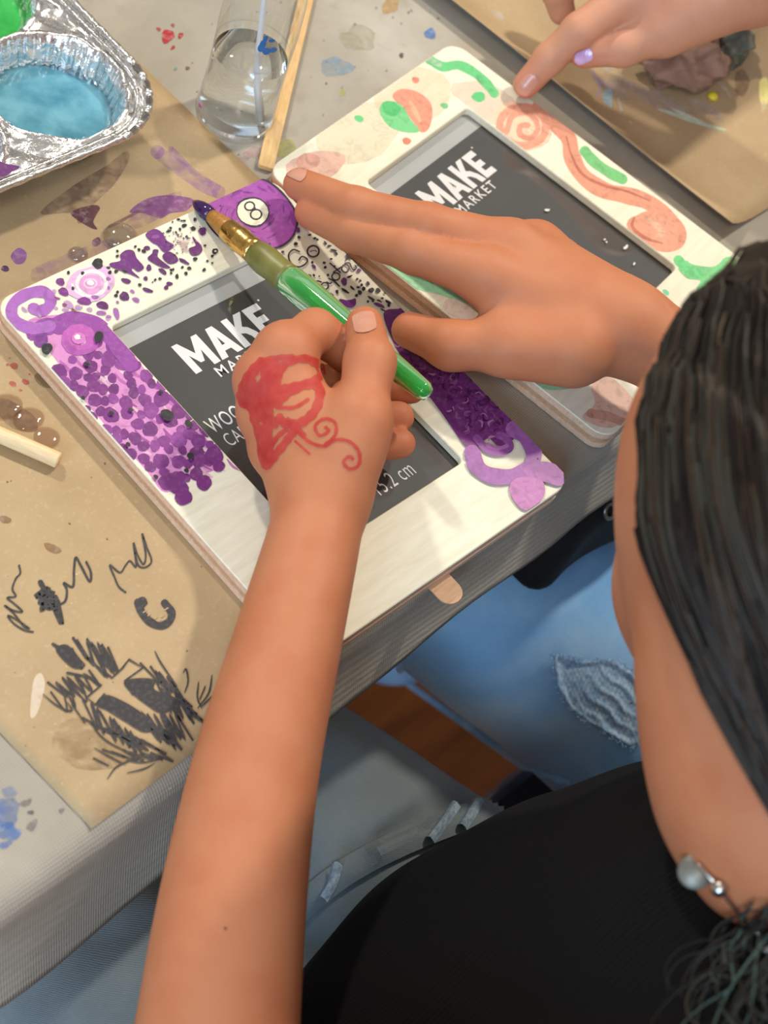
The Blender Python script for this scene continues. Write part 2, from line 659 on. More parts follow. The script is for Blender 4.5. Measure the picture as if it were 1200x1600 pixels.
k1, kc1 = sheet('kraft_paper', [(-.1195, -.2340), (.190, -.2235), (.170, .34), (-.165, .34)], ZT + .0007,
                'brown kraft paper sheet covered in black marker scribbles, under the purple frame')
lp = lambda s, t: .013 * max(0, 1 - s / .085) ** 2 * (.75 + .25 * math.sin(t * 5)) + .002 * max(0, 1 - t / .15) ** 2
a_ = P(1134, 366, ZT + .003); b_ = P(702, 0, ZT + .012)
dv = (b_ - a_) / np.linalg.norm(b_ - a_); dn = np.array([dv[1], -dv[0], 0])
c3 = a_ + dv * .62; q2 = [a_, a_ + dn * .36 + np.array([0, -.0, 0]), c3 + dn * .36, c3]
dr = P(1200, 328, ZT) - a_; dr = dr / np.linalg.norm(dr)
q2[1] = a_ + dr * .40; q2[2] = c3 + dr * .40
k2, kc2 = sheet('kraft_paper', [q[:2] for q in q2], ZT + .0007,
                'brown kraft paper sheet with a curled edge behind the green and coral frame', lp)

# marker scribbles and paint on the first sheet
kz = .0007 + .00008
kl = lambda u, v: tuple(P(u, v, ZT + .0007)[:2] - kc1)
wash = Paint(kl, kz)
z24 = lambda L: [(x / 2.4, y / 2.4) for x, y in L]
wash.shape(z24([(150, 800), (270, 700), (400, 620), (470, 568), (484, 600), (430, 690), (350, 770), (300, 840), (265, 800)]), (112, 74, 72), .26)
wash.shape(z24([(265, 800), (340, 770), (375, 780), (350, 830), (365, 860), (330, 850)]), (96, 48, 66), .7)
wash.shape(z24([(345, 905), (370, 890), (378, 912), (355, 925)]), (110, 60, 80), .8)
wash.shape(z24([(485, 795), (545, 748), (630, 732), (725, 748), (700, 790), (640, 800), (600, 820), (540, 800)]), (140, 66, 150), .62)
wash.stroke(z24([(590, 570), (660, 620), (740, 680), (820, 720)]), 22, (168, 120, 170), .3)
wash.stroke(z24([(640, 560), (720, 640), (790, 690)]), 10, (172, 128, 176), .3)
wash.stroke(z24([(410, 850), (470, 820), (560, 770)]), 5, (130, 80, 90), .5)
wash.shape(z24([(40, 960), (70, 930), (100, 950), (90, 985), (60, 990)]), (150, 88, 165), .7)
wash.blob(8, 420, 6, 5, 0, (80, 44, 84), .9)
wash.blob(240, 330, 50, 14, -30, (150, 90, 150), .2)
wash.stroke([(60, 430), (130, 400), (180, 385)], 26, (170, 130, 160), .2)
for x, y, r in [(22, 572, 7), (20, 600, 6), (40, 597, 6), (12, 570, 3), (32, 610, 3), (46, 585, 2), (15, 560, 2)]:
    wash.blob(x, y, r, r * .7, 20, (196, 86, 78), .65)
wash.blob(25, 650, 40, 18, 30, (128, 96, 70), .35)
wash.blob(75, 595, 22, 12, 20, (120, 86, 60), .4)
wash.blob(82, 857, 14, 7, 25, (140, 100, 60), .45)
wash.blob(8, 812, 10, 6, 10, (130, 95, 60), .5)
wash.blob(140, 1165, 60, 40, 10, (150, 118, 78), .2)
wash.shape([(52, 1065), (64, 1052), (70, 1072), (60, 1110), (52, 1122), (47, 1115)], (232, 214, 190), .7)
for k in range(40):
    wash.blob(random.uniform(0, 330), random.uniform(720, 1250), random.uniform(.8, 2), None, 0, random.choice([(225, 205, 170), (120, 95, 65)]), .6, .3, 7)
wash.build('paint_smears', MAT['wash'], k1)

ink = Paint(kl, kz + .0003)
cs = lambda L: [(x / 2.857, 800 + y / 2.857) for x, y in L]
BK = (50, 48, 52)
ink.stroke(cs([(85, 240), (90, 275), (70, 300), (55, 345), (70, 378), (32, 385), (62, 410), (100, 447), (55, 440), (20, 418), (62, 455), (105, 510), (130, 522), (70, 480), (35, 465), (62, 500), (110, 530), (147, 537)]), 3, BK, .95)
ink.stroke(cs([(180, 315), (200, 360), (160, 378), (215, 345), (185, 440), (235, 360), (178, 405), (262, 405), (215, 430), (245, 380), (275, 500), (240, 420), (262, 470)]), 8, BK, .95)
ink.stroke(cs([(250, 420), (290, 400), (298, 350), (285, 318), (325, 335), (330, 260), (338, 205), (360, 240), (400, 312), (405, 270), (385, 225)]), 3.6, BK, .95)
ink.stroke(cs([(560, 360), (530, 335), (510, 290), (490, 238), (535, 272), (560, 240), (580, 220), (608, 245), (595, 140), (612, 190), (640, 235), (650, 190), (634, 98), (655, 160), (676, 220), (650, 248), (618, 240), (600, 180)]), 2.8, BK, .95)
ink.blob(633 / 2.857, 800 + 405 / 2.857, 9, 8, 0, BK, 1)
ink.stroke(cs([(615, 405), (635, 455), (670, 492), (715, 510), (755, 490), (765, 450), (735, 408)]), 12, BK, 1)
for p in [(640, 450), (660, 465), (690, 478), (722, 470), (735, 440), (705, 490)]:
    ink.stroke(cs([p, (p[0] + 14, p[1] - 10)]), 2, (190, 160, 120), .9)


def zig(p0, p1, amp, n, w, jit=10):
    L = []
    for i in range(n * 2 + 1):
        t = i / (n * 2)
        s = .5 if i % 2 else -.5
        L.append((p0[0] + (p1[0] - p0[0]) * t + amp[0] * s + random.uniform(-jit, jit), p0[1] + (p1[1] - p0[1]) * t + amp[1] * s + random.uniform(-jit, jit)))
    ink.stroke(cs(L), w * 1.08, BK, .95, per=4)


CROSS = [(505, 738), (575, 662), (637, 698), (560, 752), (590, 812), (650, 862), (628, 896), (540, 842), (468, 815), (425, 860), (388, 830), (452, 775)]
ink.avoid = cs(CROSS)
zig((275, 610), (350, 690), (70, 50), 5, 4)
zig((262, 630), (345, 655), (50, 80), 4, 4)
zig((350, 615), (520, 660), (60, 110), 6, 3.6)
zig((250, 800), (430, 745), (70, 80), 6, 3)
zig((260, 850), (380, 800), (50, 90), 3, 2.6)
zig((440, 690), (520, 680), (60, 90), 3, 3.4)
ink.shape(cs([(250, 610), (300, 595), (360, 660), (380, 690), (330, 700), (270, 650)]), BK, .93)
ink.shape(cs([(428, 862), (465, 818), (540, 842), (628, 896), (690, 965), (640, 985), (560, 940), (480, 890)]), BK, .93)
ink.shape(cs([(552, 765), (600, 745), (690, 750), (690, 795), (780, 830), (800, 870), (720, 900), (652, 862), (592, 815)]), BK, .93)
zig((670, 720), (800, 810), (70, 100), 5, 3)
zig((720, 830), (850, 890), (60, 120), 6, 3)
zig((400, 900), (620, 1040), (60, 120), 8, 3)
zig((430, 960), (700, 1060), (130, 70), 7, 2.8)
zig((650, 960), (830, 960), (70, 130), 8, 3)
zig((690, 990), (780, 1020), (60, 90), 6, 3.2)
zig((500, 1080), (750, 1090), (90, 40), 6, 2.6)
zig((800, 820), (880, 930), (70, 60), 6, 2.8)
ink.avoid = None
ink.stroke(cs([(430, 690), (500, 742), (545, 700), (575, 660), (637, 698), (556, 756), (592, 815)]), 3.6, BK, .95, smooth=False)
ink.stroke(cs([(300, 720), (400, 740), (452, 775), (386, 830), (425, 862), (465, 816)]), 3.6, BK, .95, smooth=False)
for L in [[(420, 1055), (500, 1100), (560, 1130)], [(415, 1100), (485, 1135)], [(478, 1195), (520, 1140), (600, 1105)], [(565, 1168), (640, 1150), (690, 1125)], [(690, 622), (720, 680), (790, 780)],
          [(815, 720), (830, 705), (838, 760), (822, 810)], [(945, 730), (930, 810), (880, 880)], [(885, 760), (880, 830), (900, 880)], [(950, 820), (900, 870)], [(915, 780), (890, 840)],
          [(190, 815), (260, 870), (320, 890), (300, 850)], [(320, 860), (380, 945)], [(560, 1110), (640, 1120), (740, 1100)], [(400, 940), (470, 1020), (600, 1090)]]:
    ink.stroke(cs(L), 3, BK, .95, taper=True)
ink.build('marker_scribbles', MAT['ink'], k1)

# paint on the second sheet
kl2 = lambda u, v: tuple(P(u, v, ZT + .0008)[:2] - kc2)
w2 = Paint(kl2, .0009)
z3 = lambda L: [(750 + x / 2.667, y / 2.667) for x, y in L]
for k in range(26):
    t = random.random()
    x, y = 480 + 420 * t + random.uniform(-50, 50), 300 + 170 * t + random.uniform(-50, 40)
    w2.stroke(z3([(x, y), (x + 60, y + 30 + random.uniform(-20, 20)), (x + 130, y + 60)]), random.uniform(3, 12), random.choice([(205, 190, 170), (196, 180, 160), (214, 198, 196)]), .28, taper=True)
w2.stroke(z3([(520, 270), (600, 250), (660, 240)]), 22, (208, 196, 178), .35)
w2.stroke(z3([(740, 455), (820, 480), (920, 515), (1050, 550)]), 7, (206, 226, 196), .75, taper=True)
w2.stroke(z3([(800, 455), (860, 480), (950, 520)]), 4, (225, 232, 215), .7, taper=True)
w2.shape(z3([(515, 380), (550, 375), (550, 420), (545, 465), (515, 440)]), (168, 200, 214), .7)
w2.stroke(z3([(575, 410), (590, 460)]), 4, (215, 205, 190), .6)
w2.stroke(z3([(470, 300), (500, 360), (490, 400)]), 6, (196, 170, 196), .4)
w2.blob(*z3([(680, 560)])[0], 6, 3, 10, (214, 196, 180), .6)
w2.blob(*z3([(625, 512)])[0], 4, 2, 30, (224, 214, 200), .7)
w2.blob(*z3([(65, 70)])[0], 14, 9, 20, (214, 204, 190), .4)
w2.blob(*z3([(1090, 345)])[0], 12, 20, 0, (140, 112, 80), .45)
w2.shape(z3([(1165, 340), (1198, 330), (1200, 425), (1168, 425)]), (236, 226, 140), .9)
w2.stroke(z3([(1180, 430), (1185, 490)]), 8, (226, 218, 170), .5)
w2.stroke(z3([(1000, 345), (1040, 400)]), 6, (216, 200, 180), .5)
for k in range(40):
    u_, v_ = random.uniform(760, 1196), random.uniform(60, 340)
    if u_ < 702 + v_ * 1.18 + 40: continue
    w2.blob(u_, v_, random.uniform(.7, 1.8), None, 0, (215, 200, 175), .5, .3, 7)
w2.build('paint_smears', MAT['wash'], k2)

# ------------------------------------------------------------------ picture frames
BW = .2225
FW, FH = S, S * 1.3053
OW, OH = FW * (1 - 2 * BW), FH - 2 * BW * FW        # opening
BX, BY = BW * FW, BW * FW


def rrect(w, h, r, n=6, cx=0, cy=0):
    out = []
    for sx, sy, a0 in ((1, 1, 0), (-1, 1, 90), (-1, -1, 180), (1, -1, 270)):
        for k in range(n + 1):
            a = math.radians(a0 + 90 * k / n)
            out.append((cx + sx * (w / 2 - r) + r * math.cos(a), cy + sy * (h / 2 - r) + r * math.sin(a)))
    return out


def ring_board(name, w, h, r, ow, oh, orr, z0, z1, mat, parent, side=None, bev=.0005):
    n = 6
    o = rrect(w, h, r, n); o2 = rrect(w - 2 * bev, h - 2 * bev, r - bev, n)
    i = rrect(ow, oh, orr, n); i2 = rrect(ow + 2 * bev, oh + 2 * bev, orr + bev, n)
    m = len(o)
    loops = [(o, z0), (o, z1 - bev), (o2, z1), (i2, z1), (i, z1 - bev), (i, z0)]
    v = [(x, y, z) for L, z in loops for x, y in L]
    f = []; mi = []
    for a in range(6):
        bb = (a + 1) % 6
        for k in range(m):
            l = (k + 1) % m
            f.append((a * m + k, a * m + l, bb * m + l, bb * m + k))
            mi.append(0 if a in (1, 2, 3, 4) else 1)
    ob = mk(name, v, f, mat, parent)
    if side:
        ob.data.materials.append(side)
        ob.data.polygons.foreach_set('material_index', mi)
    return ob


def slab(name, w, h, r, z0, z1, mat, parent, cx=0, cy=0):
    o = rrect(w, h, r, 5, cx, cy)
    m = len(o)
    v = [(x, y, z0) for x, y in o] + [(x, y, z1) for x, y in o]
    f = [tuple(range(m))[::-1], tuple(range(m, 2 * m))] + [(k, (k + 1) % m, m + (k + 1) % m, m + k) for k in range(m)]
    return mk(name, v, f, mat, parent)


MAKE = {   # block capitals, unit height, polygons with their advance
    'M': (.98, [[(0, 0), (.25, 0), (.25, .55), (.42, .22), (.56, .22), (.73, .55), (.73, 0), (.98, 0), (.98, 1), (.76, 1), (.49, .52), (.22, 1), (0, 1)]]),
    'A': (.86, [[(0, 0), (.25, 0), (.31, .2), (.31, .38), (.37, .38), (.43, .66), (.49, .38), (.55, .38), (.55, .2), (.61, 0), (.86, 0), (.56, 1), (.30, 1)], [(.31, .2), (.55, .2), (.55, .38), (.31, .38)]]),
    'K': (.80, [[(0, 0), (.25, 0), (.25, 1), (0, 1)],
                [(.25, .42), (.40, .36), (.50, .22), (.54, 0), (.80, 0), (.74, .28), (.60, .50), (.46, .58), (.80, 1), (.50, 1), (.25, .66)]]),
    'E': (.62, [[(0, 0), (.62, 0), (.62, .22), (.25, .22), (.25, .39), (.54, .39), (.54, .61), (.25, .61), (.25, .78), (.62, .78), (.62, 1), (0, 1)]]),
}


def text_mesh(body, offset=0.0, xs=1.0, space=1.0):
    cu = bpy.data.curves.new('t', 'FONT')
    cu.body = body
    cu.size = 1
    cu.offset = offset
    cu.space_character = space
    cu.resolution_u = 4
    ob = bpy.data.objects.new('t', cu)
    col.objects.link(ob)
    dg = bpy.context.evaluated_depsgraph_get()
    me = bpy.data.meshes.new_from_object(ob.evaluated_get(dg))
    v = np.array([p.co[:] for p in me.vertices])
    f = [tuple(p.vertices) for p in me.polygons]
    bpy.data.objects.remove(ob)
    bpy.data.meshes.remove(me)
    v[:, 0] -= v[:, 0].min(); v[:, 1] -= 0
    h = .69
    v = v / h
    v[:, 0] *= xs
    return v, f


def make_frame(label, loc, rz, easel):
    root = empty('picture_frame', loc, rz)
    tag(root, label, 'picture frame', 'painted wooden picture frames')
    slab('back_board', FW - .0006, FH - .0006, .0095, 0.0002, .0036, MAT['frame_ply'], root)
    ring_board('core_layer', FW - .0016, FH - .0016, .009, OW + .004, OH + .004, .003, .0036, .0076, MAT['frame_ply_dark'], root, bev=.0002)
    ring_board('front_board', FW, FH, .0105, OW, OH, .0035, .0076, TH, MAT['frame_front'], root, MAT['frame_ply'])
    zi = .0066
    slab('insert_card', OW + .003, OH + .003, .001, .0037, zi, MAT['card'], root)
    slab('grey_band', OW + .003, .0125, .001, zi, zi + .0001, MAT['card_grey'], root, 0, OH / 2 - .0058)
    slab('glass_pane', OW + .003, OH + .003, .001, zi + .0003, zi + .0012, MAT['glass'], root)
    # print: heights and places in millimetres from the upper left corner of the opening
    zp = zi + .00018

    def put(name, v, f, x, y, hgt, sx=1.0):
        vv = [(-OW / 2 + x * .001 + p[0] * hgt * sx * .001, OH / 2 - y * .001 + p[1] * hgt * .001, zp) for p in v]
        return mk(name, vv, f, MAT['print_white'], root)
    v = []; f = []; x = 0
    for ch in 'MAKE':
        adv, polys = MAKE[ch]
        for q in polys:
            nn = len(v)
            v += [(x + px, py) for px, py in q]
            f.append(tuple(range(nn, nn + len(q))))
        x += adv + .06
    return root, put, v, f


def mark(put, v, f, L):
    put('brand_lettering', v, f, *L['MAKE'])
    vv, f2 = text_mesh('MARKET', .012, .95, 1.28)
    put('brand_lettering', vv, f2, *L['MARKET'])
    rr = [(math.cos(g), math.sin(g)) for g in np.linspace(0, 2 * math.pi, 12, endpoint=False)]
    put('registered_mark', rr, [tuple(range(12))], *L['R'])
    for w in ('WOOD', 'CADRE', '15.2 cm'):
        vv, f2 = text_mesh(w, -.006 if w[0] != 'W' else .004, .62, 1.08)
        put('lettering', vv, f2, *L[w])


C1 = np.array([FW / 2, -FH / 2])
o1 = [(-17, 471.5), (421, 279), (884.5, 755), (492.6, 1035)]
o2 = [(415, 269), (707, 61.5), (1206, 433), (944, 688)]
cor = [(-FW / 2, FH / 2), (FW / 2, FH / 2), (FW / 2, -FH / 2), (-FW / 2, -FH / 2)]
H1 = homog(o1, cor); H2 = homog(o2, cor)


def hmap(H):
    def fn(u, v):
        q = H @ np.array([u, v, 1.])
        return (q[0] / q[2], q[1] / q[2])
    return fn


def fclip(q):
    e = .0006
    for nx, ny, d in ((1, 0, FW / 2 - e), (-1, 0, FW / 2 - e), (0, 1, FH / 2 - e), (0, -1, FH / 2 - e),
                      (.7071, .7071, (FW / 2 + FH / 2) * .7071 - .0046), (-.7071, .7071, (FW / 2 + FH / 2) * .7071 - .0046), (.7071, -.7071, (FW / 2 + FH / 2) * .7071 - .0046), (-.7071, -.7071, (FW / 2 + FH / 2) * .7071 - .0046)):
        q = halfclip(q, nx, ny, d)
        if len(q) < 3: return []
    # keep to the side of the opening the stroke lies on
    cx = sum(p[0] for p in q) / len(q); cy = sum(p[1] for p in q) / len(q)
    ox, oy = OW / 2 + .0007, OH / 2 + .0007
    if all(abs(p[0]) >= ox or abs(p[1]) >= oy for p in q) and not (abs(cx) < ox and abs(cy) < oy):
        return q
    dx, dy = abs(cx) - ox, abs(cy) - oy
    if dx > dy:
        return halfclip(q, -math.copysign(1, cx), 0, -ox)
    return halfclip(q, 0, -math.copysign(1, cy), -oy)


def world_to_local(p, loc, rz):
    c, s = math.cos(-rz), math.sin(-rz)
    x, y = p[0] - loc[0], p[1] - loc[1]
    return (x * c - y * s, x * s + y * c)


# ---- the purple frame
L1 = (C1[0], C1[1], ZT + .0008)
f1, put, v, f = make_frame('wooden picture frame painted with purple dots, swirls and an eight ball', L1, 0, True)
mark(put, v, f, {'MAKE': (21.5, 41.0, 19.3, .84), 'MARKET': (31.0, 48.6, 5.9), 'R': (79.5, 20.8, .6), 'WOOD': (5.8, 72.8, 8.2), 'CADRE': (8.0, 83.0, 7.4), '15.2 cm': (52.0, 143.5, 8.7)})
b = MB()
o = rrect(.020, .070, .0095, 8)
m = len(o)
b.add([(x, y, .0) for x, y in o] + [(x, y, .0) for x, y in o], [])
es = slab('easel_stand', .014, .075, .0065, -.0006, .0002, MAT['frame_ply_dark'], f1, .0, 0)
es.location = (-.002, -FH / 2 + .0245, -.0)

PU, PD, PM, PL = (122, 44, 130), (98, 34, 104), (186, 92, 178), (214, 158, 208)
K = (34, 32, 36)
p = Paint(hmap(H1), TH + .00005, fclip)
A6 = lambda x, y, ox, oy, s=6.: (ox + x / s, oy + y / s)
# left side wash
p.shape([(40, 505), (90, 492), (150, 500), (188, 528), (245, 600), (300, 660), (345, 712), (342, 735), (305, 748), (262, 772), (232, 738), (180, 682), (122, 614), (86, 562)], (214, 140, 200), .95)
for k in range(60):
    t = random.random()
    x, y = 90 + 230 * t + random.uniform(-45, 45), 520 + 220 * t + random.uniform(-25, 25)
    p.stroke([(x, y), (x + 10, y + 12), (x + 24, y + 20)], random.uniform(3, 7), random.choice([(236, 196, 220), (196, 110, 186), (168, 82, 164), (240, 220, 222)]), .7, taper=True)
# spots
spots = []
tries = 0
while len(spots) < 92 and tries < 6000:
    tries += 1
    t = random.random()
    s_ = random.uniform(-1, 1)
    x = 112 + 212 * t + s_ * 58 * (.9 if t < .85 else .75)
    y = 560 + 175 * t - s_ * 32 * 1.1
    r = random.uniform(7, 14)
    if all((x - a) ** 2 + (y - b2) ** 2 > (.78 * (r + c2)) ** 2 for a, b2, c2 in spots):
        spots.append((x, y, r))
for x, y, r in spots:
    p.blob(x, y, r, r * .92, random.uniform(0, 90), random.choice([(120, 42, 126), (128, 50, 134), (112, 38, 118), (140, 62, 146)]), 1, .14, 14)
for x, y, r in [(290, 780, 14), (277, 766, 10), (262, 757, 12), (285, 748, 9), (322, 757, 13), (310, 744, 11), (338, 714, 14), (345, 731, 10), (314, 722, 12), (274, 752, 11)]:
    p.blob(x, y, r, r * .9, 30, (116, 40, 120), 1, .1)
# corner swirl and spirals
p.stroke([(75, 512), (110, 500), (140, 504), (165, 520), (186, 545), (206, 572)], 24, (148, 68, 158))
p.stroke([(50, 522), (70, 508), (95, 512)], 22, (142, 66, 156))
p.blob(62, 533, 12, 10, 0, (128, 56, 144)); p.blob(50, 518, 10, 9, 0, (128, 56, 144)); p.blob(64, 528, 10, 12, 0, (118, 48, 134))
p.stroke([(50, 482), (60, 486), (72, 482), (78, 470), (70, 458), (54, 456), (34, 462), (18, 475), (16, 492), (28, 506), (52, 514), (78, 510)], 18, (166, 98, 184))
p.ring(123, 532, 20, 17, 15, (186, 88, 176)); p.ring(123, 530, 8, 6, 6, (206, 120, 190))
p.blob(121, 528, 5, 4, 0, (244, 232, 226))
p.stroke([(103, 536), (112, 548), (130, 552), (148, 545), (152, 530)], 8, (172, 80, 170))
p.blob(142, 444, 37, 29, -10, (220, 176, 216)); p.ring(143, 444, 23, 19, 6, (238, 224, 224)); p.blob(141, 446, 19, 15, 0, (216, 156, 204)); p.ring(141, 444, 10, 7, 2.4, (236, 200, 220)); p.blob(141, 443, 6, 4, 20, (244, 230, 228))
p.stroke([(112, 445), (118, 456), (130, 464)], 3, (240, 226, 226))


def dots(L, ox, oy, s, c, a=1, jit=.2):
    for d in L:
        x, y, rx = d[:3]; ry = d[3] if len(d) > 3 else rx
        ang = d[4] if len(d) > 4 else 0
        p.blob(ox + x / s, oy + y / s, rx / s, ry / s, ang, c, a, jit, 12)


dots([(560, 125, 45, 34, 45), (590, 220, 55, 35, 20), (790, 310, 65, 38), (965, 355, 55, 36, 15)], 0, 420, 6, PU)
dots([(735, 370, 40, 24), (950, 420, 42, 20), (1095, 430, 28, 46, -20), (500, 215, 20, 20), (840, 390, 30, 20, 30), (1020, 475, 26, 20), (360, 440, 26, 14, 40), (215, 385, 40, 16, 45), (520, 375, 20, 16), (640, 340, 60, 28, 30), (610, 390, 34, 20)], 0, 420, 6, (190, 148, 196), .85)
dots([(690, 400, 30, 16, 40), (600, 345, 26, 16, 20), (530, 280, 30, 12, 20)], 0, 420, 6, (140, 70, 120), .9)
dots([(635, 40, 16), (770, 47, 17), (680, 190, 17), (1030, 45, 16), (1090, 35, 16), (1090, 262, 17), (1100, 228, 10)], 0, 420, 6, K)
q6 = lambda L: [(140 + x / 6, 330 + y / 6) for x, y in L]
p.shape(q6([(195, 495), (290, 475), (285, 420), (345, 375), (415, 385), (445, 455), (515, 540), (460, 580), (410, 545), (400, 570), (478, 642), (390, 605), (270, 560), (195, 525)]), (106, 40, 118), 1, 3)
p.shape(q6([(525, 232), (605, 180), (680, 215), (725, 290), (795, 335), (762, 378), (700, 400), (640, 335), (585, 305)]), (110, 42, 122), 1, 3)
p.blob(*q6([(620, 255)])[0], 6, 3, 0, (140, 80, 150))
p.shape(q6([(690, 425), (750, 395), (820, 440), (832, 490), (760, 512), (700, 470)]), (96, 34, 104), 1, 3)
p.shape(q6([(545, 455), (590, 410), (600, 375), (650, 380), (640, 440), (700, 495), (765, 548), (690, 545), (600, 500)]), (96, 34, 104), 1, 3)
p.shape(q6([(935, 370), (1000, 342), (975, 290), (970, 255), (1010, 300), (1050, 340), (1062, 390), (1025, 432), (960, 432)]), (96, 28, 100), 1, 3)
dots([(345, 665, 45, 25, 20), (330, 810, 42, 48, -20), (125, 890, 52, 36, 15), (690, 580, 42, 22, 35), (560, 545, 22, 34), (530, 645, 24, 18, 30), (1060, 210, 40, 35), (550, 755, 54, 18, 15), (755, 697, 32, 18), (725, 732, 23, 20), (890, 490, 52, 18, 30), (540, 360, 30, 22), (1100, 60, 20, 14)], 140, 330, 6, (92, 34, 100))
dots([(440, 845, 36, 24, 20), (110, 965, 45, 22, 10), (255, 970, 28, 55, -15), (405, 765, 24, 16, 30), (265, 865, 18, 12, 30), (180, 1000, 30, 14), (175, 645, 22, 18), (50, 815, 40, 18), (180, 730, 12, 20)], 140, 330, 6, (164, 104, 176), .9)
dots([(75, 500, 55, 48), (190, 585, 18), (250, 575, 18), (265, 770, 14), (248, 803, 15), (430, 345, 13), (465, 375, 15), (510, 390, 26, 14, 20), (745, 205, 26, 12, -20), (762, 175, 13), (890, 155, 25, 18), (850, 187, 13), (912, 258, 12), (990, 100, 17), (995, 470, 20), (940, 555, 22, 15), (1080, 572, 17), (910, 603, 17), (875, 545, 13), (825, 630, 17, 22), (665, 650, 18, 12), (620, 660, 13), (475, 705, 20, 14, 20), (260, 385, 13), (260, 432, 15), (175, 540, 20, 12), (975, 185, 22), (1180, 400, 30, 26), (1155, 445, 14), (1110, 490, 12), (1155, 510, 10), (1085, 345, 12), (770, 570, 14), (770, 600, 12), (790, 565, 12), (330, 575, 30, 12, 30), (595, 683, 8), (780, 120, 9), (835, 97, 18, 10), (890, 110, 16, 9)], 140, 330, 6, K)
p.blob(*q6([(1184, 400)])[0], 2, 1.6, 0, (225, 215, 200))
for k in range(46):
    p.blob(*q6([(850 + random.gauss(0, 75), 290 + random.gauss(0, 75))])[0], random.uniform(.8, 2.3), random.uniform(.7, 1.6), random.uniform(0, 90), random.choice([K, (110, 60, 100), (150, 120, 130), K]), .9, .3, 7)
p.shape(q6([(830, 290), (880, 300), (940, 310), (920, 350), (930, 410), (870, 380)]), (186, 150, 160), .55)
# eight ball
ball = [(318, 322), (350, 303), (375, 292), (398, 284), (418, 290), (440, 308), (458, 332), (464, 352), (458, 374), (444, 388), (425, 394), (398, 393), (368, 388), (345, 376), (328, 358), (318, 338)]
p.shape(ball, (162, 76, 168))
for k in range(46):
    g = random.uniform(0, 6.28); rr_ = random.uniform(.4, .92)
    x, y = 392 + 66 * rr_ * math.cos(g), 340 + 48 * rr_ * math.sin(g)
    p.stroke([(x, y), (x + 9 * math.sin(g), y - 8 * math.cos(g)), (x + 16 * math.sin(g), y - 18 * math.cos(g))], random.uniform(2, 5), random.choice([(148, 64, 156), (176, 92, 180), (138, 58, 150), (184, 104, 186)]), .8, taper=True)
p.stroke(ball[3:] + [ball[0]], 3.2, (56, 36, 66))
p.blob(395, 337, 27, 23, 20, (52, 34, 62), 1, .04); p.blob(395, 337, 24.5, 20.5, 20, (240, 236, 214), 1, .04)
p.ring(390, 328, 7.5, 6.5, 2.6, K); p.ring(400, 341, 8.5, 7.5, 2.6, K)
for k in range(16):
    p.blob(392 + random.gauss(0, 38), 340 + random.gauss(0, 26), random.uniform(1, 2.4), None, 0, (84, 34, 96), .9, .3, 8)
# speckles and writing along the right side
Q = lambda L: [(440 + x / 6, 350 + y / 6) for x, y in L]
dots([(300, 100, 18, 12, 45), (258, 145, 16, 10), (330, 188, 16, 10, 45), (160, 165, 18, 14), (130, 225, 18), (410, 150, 14), (462, 178, 16), (440, 250, 20, 10), (405, 222, 22, 10, 50), (480, 290, 34, 10, 10), (505, 320, 12, 20, -30), (555, 265, 14, 10), (460, 370, 13, 9), (395, 405, 14), (405, 447, 14), (620, 355, 40, 11, 40), (610, 360, 10, 30, 30), (710, 432, 14, 12), (630, 536, 30, 9, -20), (700, 560, 12), (728, 575, 12), (742, 615, 14), (800, 602, 15, 22, -30), (845, 548, 15, 12), (830, 665, 27, 25), (893, 668, 25, 22), (960, 690, 16, 12), (932, 740, 13, 10), (905, 765, 26, 9, 30), (985, 775, 34, 12, 30), (992, 805, 16), (830, 740, 36, 12, 30), (845, 762, 12, 16), (760, 650, 16, 22), (710, 637, 18, 10), (725, 685, 20, 22), (695, 712, 15), (655, 642, 26, 11, 40), (590, 668, 42, 13, 30), (515, 675, 16, 18), (285, 400, 13), (300, 520, 12), (350, 530, 8), (320, 75, 14, 9), (305, 178, 14), (205, 18, 16, 20), (10, 300, 14), (490, 440, 10), (430, 520, 12), (800, 770, 12), (940, 850, 30, 8, 30)], 440, 350, 6, (38, 30, 40))
dots([(240, 45, 52, 30, 20), (715, 482, 22, 18), (580, 582, 30, 36), (460, 702, 26, 16, 30), (545, 778, 26, 34), (905, 805, 52, 18, 25), (298, 440, 26, 14, 30), (255, 530, 24, 20), (150, 100, 22, 24)], 440, 350, 6, (104, 48, 116))
p.shape(Q([(550, 745), (600, 755), (650, 750), (685, 738), (690, 790), (655, 825), (600, 815), (565, 790)]), (108, 40, 122), 1, 3)
INK = (44, 32, 48)
p.stroke(Q([(165, 300), (110, 280), (68, 318), (70, 370), (105, 420), (160, 442), (215, 420), (240, 375), (190, 345), (160, 378)]), 2.4, INK)
p.ring(*Q([(292, 298)])[0], 9, 8.5, 2.6, INK)
p.stroke(Q([(265, 300), (300, 290), (325, 300)]), 1.6, (120, 70, 130))
p.stroke(Q([(370, 585), (330, 575), (310, 600), (345, 625)]), 2.2, INK)
p.ring(*Q([(402, 622)])[0], 5.5, 5.2, 2.2, INK)
p.stroke(Q([(420, 585), (450, 600), (465, 588)]), 2, INK); p.stroke(Q([(440, 555), (490, 580), (535, 625)]), 2.4, INK)
p.ring(*Q([(503, 535)])[0], 6, 5.6, 2.2, INK)
p.stroke(Q([(448, 412), (490, 450), (545, 500)]), 2, INK); p.stroke(Q([(480, 495), (520, 470), (565, 440)]), 2, INK)
p.ring(*Q([(590, 462)])[0], 5.5, 6, 2.2, (84, 56, 104))
p.stroke(Q([(585, 415), (625, 412), (640, 440), (660, 475), (688, 465), (680, 435)]), 2.2, INK)
